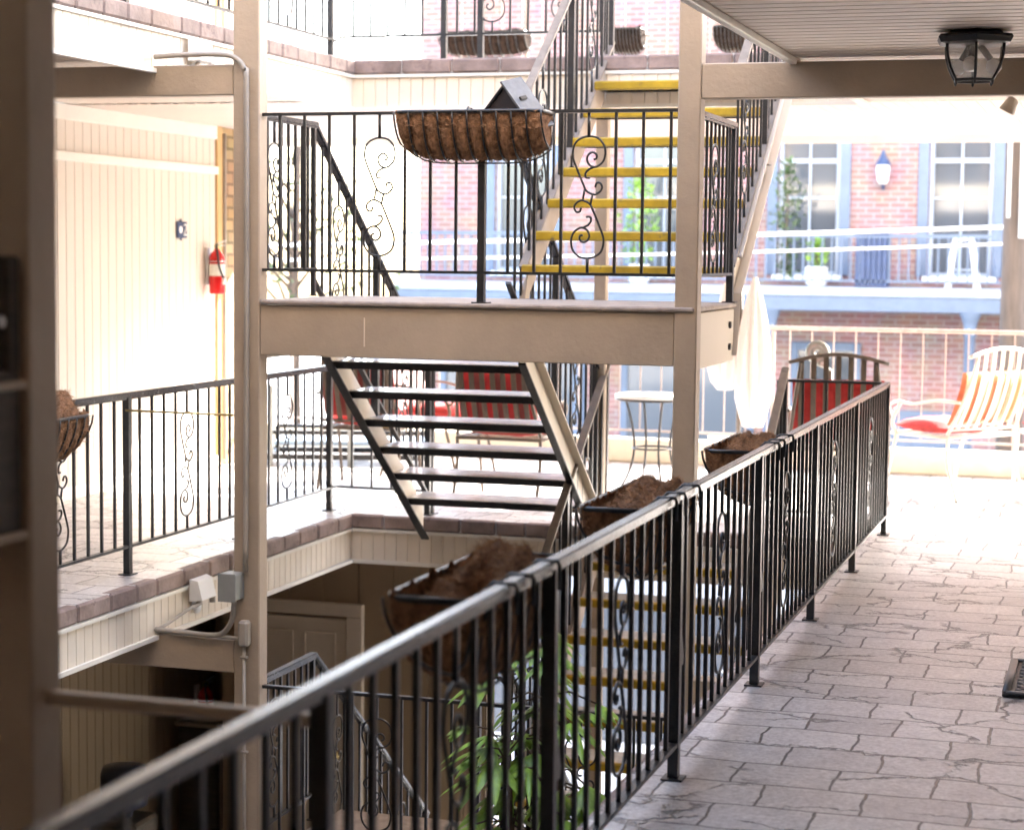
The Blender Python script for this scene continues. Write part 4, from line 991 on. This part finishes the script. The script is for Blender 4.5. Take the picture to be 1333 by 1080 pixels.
# ---- building across the street
def facade():
    t = thing('brick_building', (0,27,-2.72), 'red brick building with blue shuttered windows and a balcony across the street', 'building')
    z0 = 2.72; X0, X1 = -9.75, 14.
    wx = [-8.17+2.03*i for i in range(11)]; ww = .42; zb, zt = 1.39+z0, 3.95+z0
    mb = MB(); 
    edges = [X0]
    for w in wx: edges += [w-ww, w+ww]
    edges.append(X1)
    for i in range(0, len(edges)-1, 2): mb.box(edges[i], edges[i+1], 0, .35, zb, zt)
    mb.box(X0, X1, 0, .35, 0, 1.0+z0); mb.box(X0, X1, 0, .35, 1.0+z0, zb); mb.box(X0, X1, 0, .35, zt, 7.2+z0)
    mb.build('brick_wall', M['brick'], t)
    MB().box(X0, X1, .36, 9, 0, 7.2+z0).build('building_body', M['brick'], t)
    MB().bbox(X0-.2, X1+.2, -.35, 9.2, 7.2+z0+.002, 7.5+z0, .03).build('roof', M['paleblue'], t)
    for w in wx:
        f = MB(); c = z0
        for (a,b,zz0,zz1) in ((w-ww,w-ww+.055,zb,zt),(w+ww-.055,w+ww,zb,zt),(w-ww+.055,w+ww-.055,zt-.06,zt),(w-ww+.055,w+ww-.055,zb,zb+.05)): f.bbox(a,b,.06,.14,zz0,zz1,.006)
        wn = f.build('window', M['paleblue'], t)
        g = MB(); g.box(w-.014,w+.014,.085,.115,zb+.05,zt-.06)
        for zz in (zb+.55,zb+1.05,zb+1.55,zb+2.05):
            g.box(w-ww+.055,w-.014,.09,.112,zz-(.03 if abs(zz-zb-1.55)<.01 else .012),zz+(.03 if abs(zz-zb-1.55)<.01 else .012)); g.box(w+.014,w+ww-.055,.09,.112,zz-(.03 if abs(zz-zb-1.55)<.01 else .012),zz+(.03 if abs(zz-zb-1.55)<.01 else .012))
        g.build('muntins', M['paleblue'], wn)
        MB().box(w-ww+.05,w+ww-.05,.12,.125,zb+.04,zt-.05).build('pane', M['winglass'], wn)
        MB().bbox(w-ww-.06,w+ww+.06,-.06,.05,zb-.07,zb,.01).build('sill', M['white'], wn)
        for sx in (-1,1):
            sh = MB(); xa = w+sx*(ww+.075); sh.bbox(xa-.07,xa+.07,-.04,.0-.002,zb,zt,.006)
            sh.build('shutter', M['slate'], t)
    # balcony deck with fascia, brackets, columns, rail
    MB().bbox(X0,X1,-1.0,-.002,1.13+z0,1.24+z0,.01).build('balcony_deck', M['paleblue'], t)
    MB().bbox(X0,X1,-.98,-.90,.93+z0,1.128+z0,.01).build('balcony_fascia', M['slate'], t)
    for i in range(9):
        x = -7.05+2.6*i
        c = MB(); c.lathe([(.07,0),(.07,3.35),(.085,3.37),(.085,3.40),(.07,3.42),(.1,3.55),(.14,3.64),(.14,3.66)], 14, (x,-.9,0)); c.build('balcony_column', M['slate'], t, True)
    rl = MB(); rl.bar((X0,-.93,1.92+z0),(X1,-.93,1.92+z0),.05,.05); rl.bar((X0,-.93,1.33+z0),(X1,-.93,1.33+z0),.04,.03)
    x = X0+.1
    while x < X1: rl.box(x-.011,x+.011,-.94,-.92,1.33+z0,1.9+z0); x += .125
    rl.build('balcony_rail', M['slate'], t)
    # ground floor shop windows
    for (a,b) in ((-9.4,-7.3),(-6.7,-4.8),(-4.3,-3.35)):
        f = MB(); 
        for (p,q,zz0,zz1) in ((a,a+.1,.5,3.2),(b-.1,b,.5,3.2),(a+.1,b-.1,3.08,3.2),(a+.1,b-.1,.5,.62)): f.bbox(p,q,-.06,-.002,zz0,zz1,.01)
        wn = f.build('shop_window', M['slate'], t); MB().box(a+.09,b-.09,-.02,-.015,.6,3.1).build('pane', M['winglass'], wn)
    MB().bbox(-3.05,-2.0,-.05,-.002,.1,2.3,.01).build('shop_door', M['slate'], t)
    l = MB(); l.lathe([(0,.46),(.02,.44),(.045,.36),(.10,.27),(.11,.25),(0,.25)], 8, (-3.1,-.16,2.62+z0)); wl = l.build('wall_lantern', M['navy'], t)
    MB().lathe([(.085,.248),(.09,.2),(.075,.05),(.05,.0),(0,0)], 12, (-3.1,-.16,2.62+z0)).build('lantern_glass', M['bulb'], wl, True)
    MB().tube([(-3.1,-.16,2.6+z0),(-3.1,-.1,2.56+z0),(-3.1,-.001,2.6+z0)], .02, 6).build('lantern_arm', M['navy'], wl)
facade()
# things on that balcony
t = thing('bar_stool', (-1.98,26.35,1.24), 'white bar stool on the balcony of the brick building across the street', 'stool')
MB().bbox(-.13,.13,-.13,.13,.62,.66,.01).build('seat', M['whiteplastic'], t)
for sx in (-1,1):
    for sy in (-1,1): MB().bar((sx*.11,sy*.11,.62),(sx*.19,sy*.17,0),.045,.045).build('leg', M['whiteplastic'], t)
mb = MB(); mb.bar((-.16,-.145,.25),(.16,-.145,.25),.03,.02); mb.bar((-.16,.145,.25),(.16,.145,.25),.03,.02); mb.build('footrest', M['paleblue'], t)
t = thing('slatted_bin', (-3.13,26.25,1.24), 'navy slatted bin standing on the balcony across the street', 'bin')
mb = MB()
for i in range(6): mb.bbox(-.21+.07*i,-.15+.07*i,-.2,-.17,.02,.68,.008)
mb.bbox(-.21,.21,-.168,.18,.02,.66,.01); mb.build('body', M['navy'], t); MB().bbox(-.23,.23,-.215,.2,.682,.72,.012).build('lid', M['navy'], t)
def shrub(loc, label, n, r, h, name='potted_shrub', seed=1, pot=True):
    rnd = random.Random(seed); t = thing(name, loc, label, 'plant')
    if pot: MB().lathe([(0,0),(.11,0),(.14,.05),(.15,.26),(.13,.27),(0,.25)], 20).build('pot', M['whiteplastic'], t, True)
    lf = MB()
    for i in range(n):
        a = rnd.uniform(0,2*PI); q = rnd.random(); rr = r*math.sqrt(rnd.random())*math.sin(PI*(.12+.8*q)); p = V((rr*math.cos(a), rr*math.sin(a)*.6, (.27 if pot else .1)+h*q))
        d = V((rnd.uniform(-1,1),rnd.uniform(-1,1),rnd.uniform(-.4,1))).normalized()*rnd.uniform(.06,.12); s = d.cross(V((rnd.random()-.5,rnd.random()-.5,rnd.random()))).normalized()*.022
        lf.add([p, p+d*.5+s, p+d, p+d*.5-s], [(0,1,2,3)])
    lf.build('foliage', M['leaf'] if pot else M['leaf2'], t)
    MB().tube([(0,0,.2),(0,0,.27+h*.6)], .012, 6).build('stem', M['bark'], t)
shrub((-3.88,26.3,1.24), 'small plant in a white pot on the balcony across the street', 160, .16, .35)
shrub((-4.32,26.5,1.24), 'tall yellow green plant in front of the left hand window across the street', 420, .24, 1.6, seed=4, pot=False)
shrub((-6.35,26.5,1.24), 'leafy plant across the street seen through the stair treads', 420, .3, 1.2, seed=9)

# ---- utility pole and wires
t = thing('utility_pole', (-1.02,20.3,-2.85), 'grey wooden utility pole at the right edge in front of the brick building', 'pole')
MB().tube([(0,0,0),(0,0,3),(0,0,6),(0,0,9.5)], [.145,.135,.125,.11], 16).build('shaft', M['wood'], t, True)
MB().bar((-.9,-.16,8.6),(.9,-.16,8.6),.1,.12).build('cross_arm', M['wood'], t)
mb = MB(); mb.tube([(.06,-.18,4.7),(.06,-.18,9.2)], .03, 8); mb.tube([(-.07,-.17,4.9),(-.07,-.17,9.2)], .02, 8); mb.build('riser_pipe', M['whiteplastic'], t, True)
MB().lathe([(0,0),(.2,0),(.22,.05),(.22,.6),(.2,.66),(0,.7)], 20, (0,-.36,6.3)).build('transformer', M['grey'], t, True)
def wire(p, q, sag, r, label):
    p = V(p); q = V(q); pts = [p + (q-p)*(i/24) - V((0,0,sag*4*(i/24)*(1-i/24))) for i in range(25)]
    MB().tube(pts, r, 6).build('overhead_wire', M['whiteplastic'], None, True, label=label, cat='wire')
wire((-14,21,1.62),(8,21,2.42),.12,.024,'thick white cable crossing in front of the brick building')
wire((-14,21.1,1.50),(8,21.1,2.38),.22,.016,'second white cable sagging just below the thick one')
# ---- street tree at far left
t = thing('street_tree', (-10.7,24.6,-2.72), 'thin dark leaved street tree against the bright sky at far left', 'tree')
rnd = random.Random(5); tr = MB(); lf = MB()
tr.tube([(0,0,0),(.05,0,2),(.0,.05,4),(.1,0,6)], [.10,.085,.07,.04], 8)
for i in range(16):
    z = rnd.uniform(3.6,6); a = rnd.uniform(0,2*PI); l = rnd.uniform(.5,1.2); e = V((l*math.cos(a), l*math.sin(a), z+.3)); tr.tube([(0,0,z-.3), e*.5+V((0,0,(z-.15)*.5+.1)), e], [.03,.02,.008], 5)
    for k in range(46):
        p = e + V((rnd.gauss(0,.2),rnd.gauss(0,.2),rnd.gauss(0,.16))); d = V((rnd.uniform(-1,1),rnd.uniform(-1,1),rnd.uniform(-1,.3))).normalized()*.11; s = d.cross(V((rnd.random()-.5,.3,rnd.random()))).normalized()*.035
        lf.add([p,p+d*.5+s,p+d,p+d*.5-s],[(0,1,2,3)])
tr.build('trunk', M['bark'], t, True); lf.build('crown', M['leaf2'], t)

# ================================================================== LIGHT
w = bpy.data.worlds.new('World'); S.world = w; w.use_nodes = True; nt = w.node_tree
sky = nt.nodes.new('ShaderNodeTexSky'); sky.sky_type = 'NISHITA'; sky.sun_disc = False
EL, AZ = 33., 28.   # elevation; azimuth measured from +Y towards +X
sky.sun_elevation = math.radians(EL); sky.sun_rotation = math.radians(AZ); sky.air_density = 1.; sky.dust_density = 2.5; sky.ozone_density = .6
nt.links.new(sky.outputs[0], nt.nodes['Background'].inputs['Color']); nt.nodes['Background'].inputs['Strength'].default_value = .15
sl_ = bpy.data.lights.new('Sun', 'SUN'); sl_.energy = 3.; sl_.angle = math.radians(.5); sl_.color = (1,.965,.91)
so = bpy.data.objects.new('Sun', sl_); COL.objects.link(so)
e, a = math.radians(EL), math.radians(AZ)
dirv = V((math.sin(a)*math.cos(e), math.cos(a)*math.cos(e), math.sin(e)))
so.rotation_euler = dirv.to_track_quat('Z', 'Y').to_euler(); so.location = (0,30,20)

# ================================================================== CAMERA
f_px, yaw, pitch, roll, zc = 2564.7, .2986, .0827, .0106, 1.6673
cyw, syw = math.cos(yaw), math.sin(yaw); cp, spp = math.cos(pitch), math.sin(pitch); cr_, sr = math.cos(roll), math.sin(roll)
wv = V((-syw,cyw,0)); rv = V((cyw,syw,0)); uv = V((0,0,1))
w2 = wv*cp - uv*spp; u2 = uv*cp + wv*spp; r3 = rv*cr_ + u2*sr; u3 = u2*cr_ - rv*sr
cam = bpy.data.cameras.new('Camera'); co = bpy.data.objects.new('Camera', cam); COL.objects.link(co)
co.matrix_world = Matrix(((r3.x,u3.x,-w2.x,0),(r3.y,u3.y,-w2.y,0),(r3.z,u3.z,-w2.z,zc),(0,0,0,1)))
cam.sensor_width = 36; cam.lens = 36*f_px/1333; cam.clip_start = .05; cam.clip_end = 500
cam.dof.use_dof = True; cam.dof.focus_distance = 8.1; cam.dof.aperture_fstop = 3.0; cam.dof.aperture_blades = 9
S.camera = co
vs_ = S.view_settings; vs_.view_transform = 'Standard'; vs_.look = 'None'; vs_.exposure = 4.05; vs_.gamma = 1; vs_.use_curve_mapping = False
S.cycles.max_bounces = 10; S.cycles.diffuse_bounces = 6; S.cycles.glossy_bounces = 4; S.cycles.transparent_max_bounces = 12
S.cycles.use_denoising = True; S.cycles.sample_clamp_indirect = 10
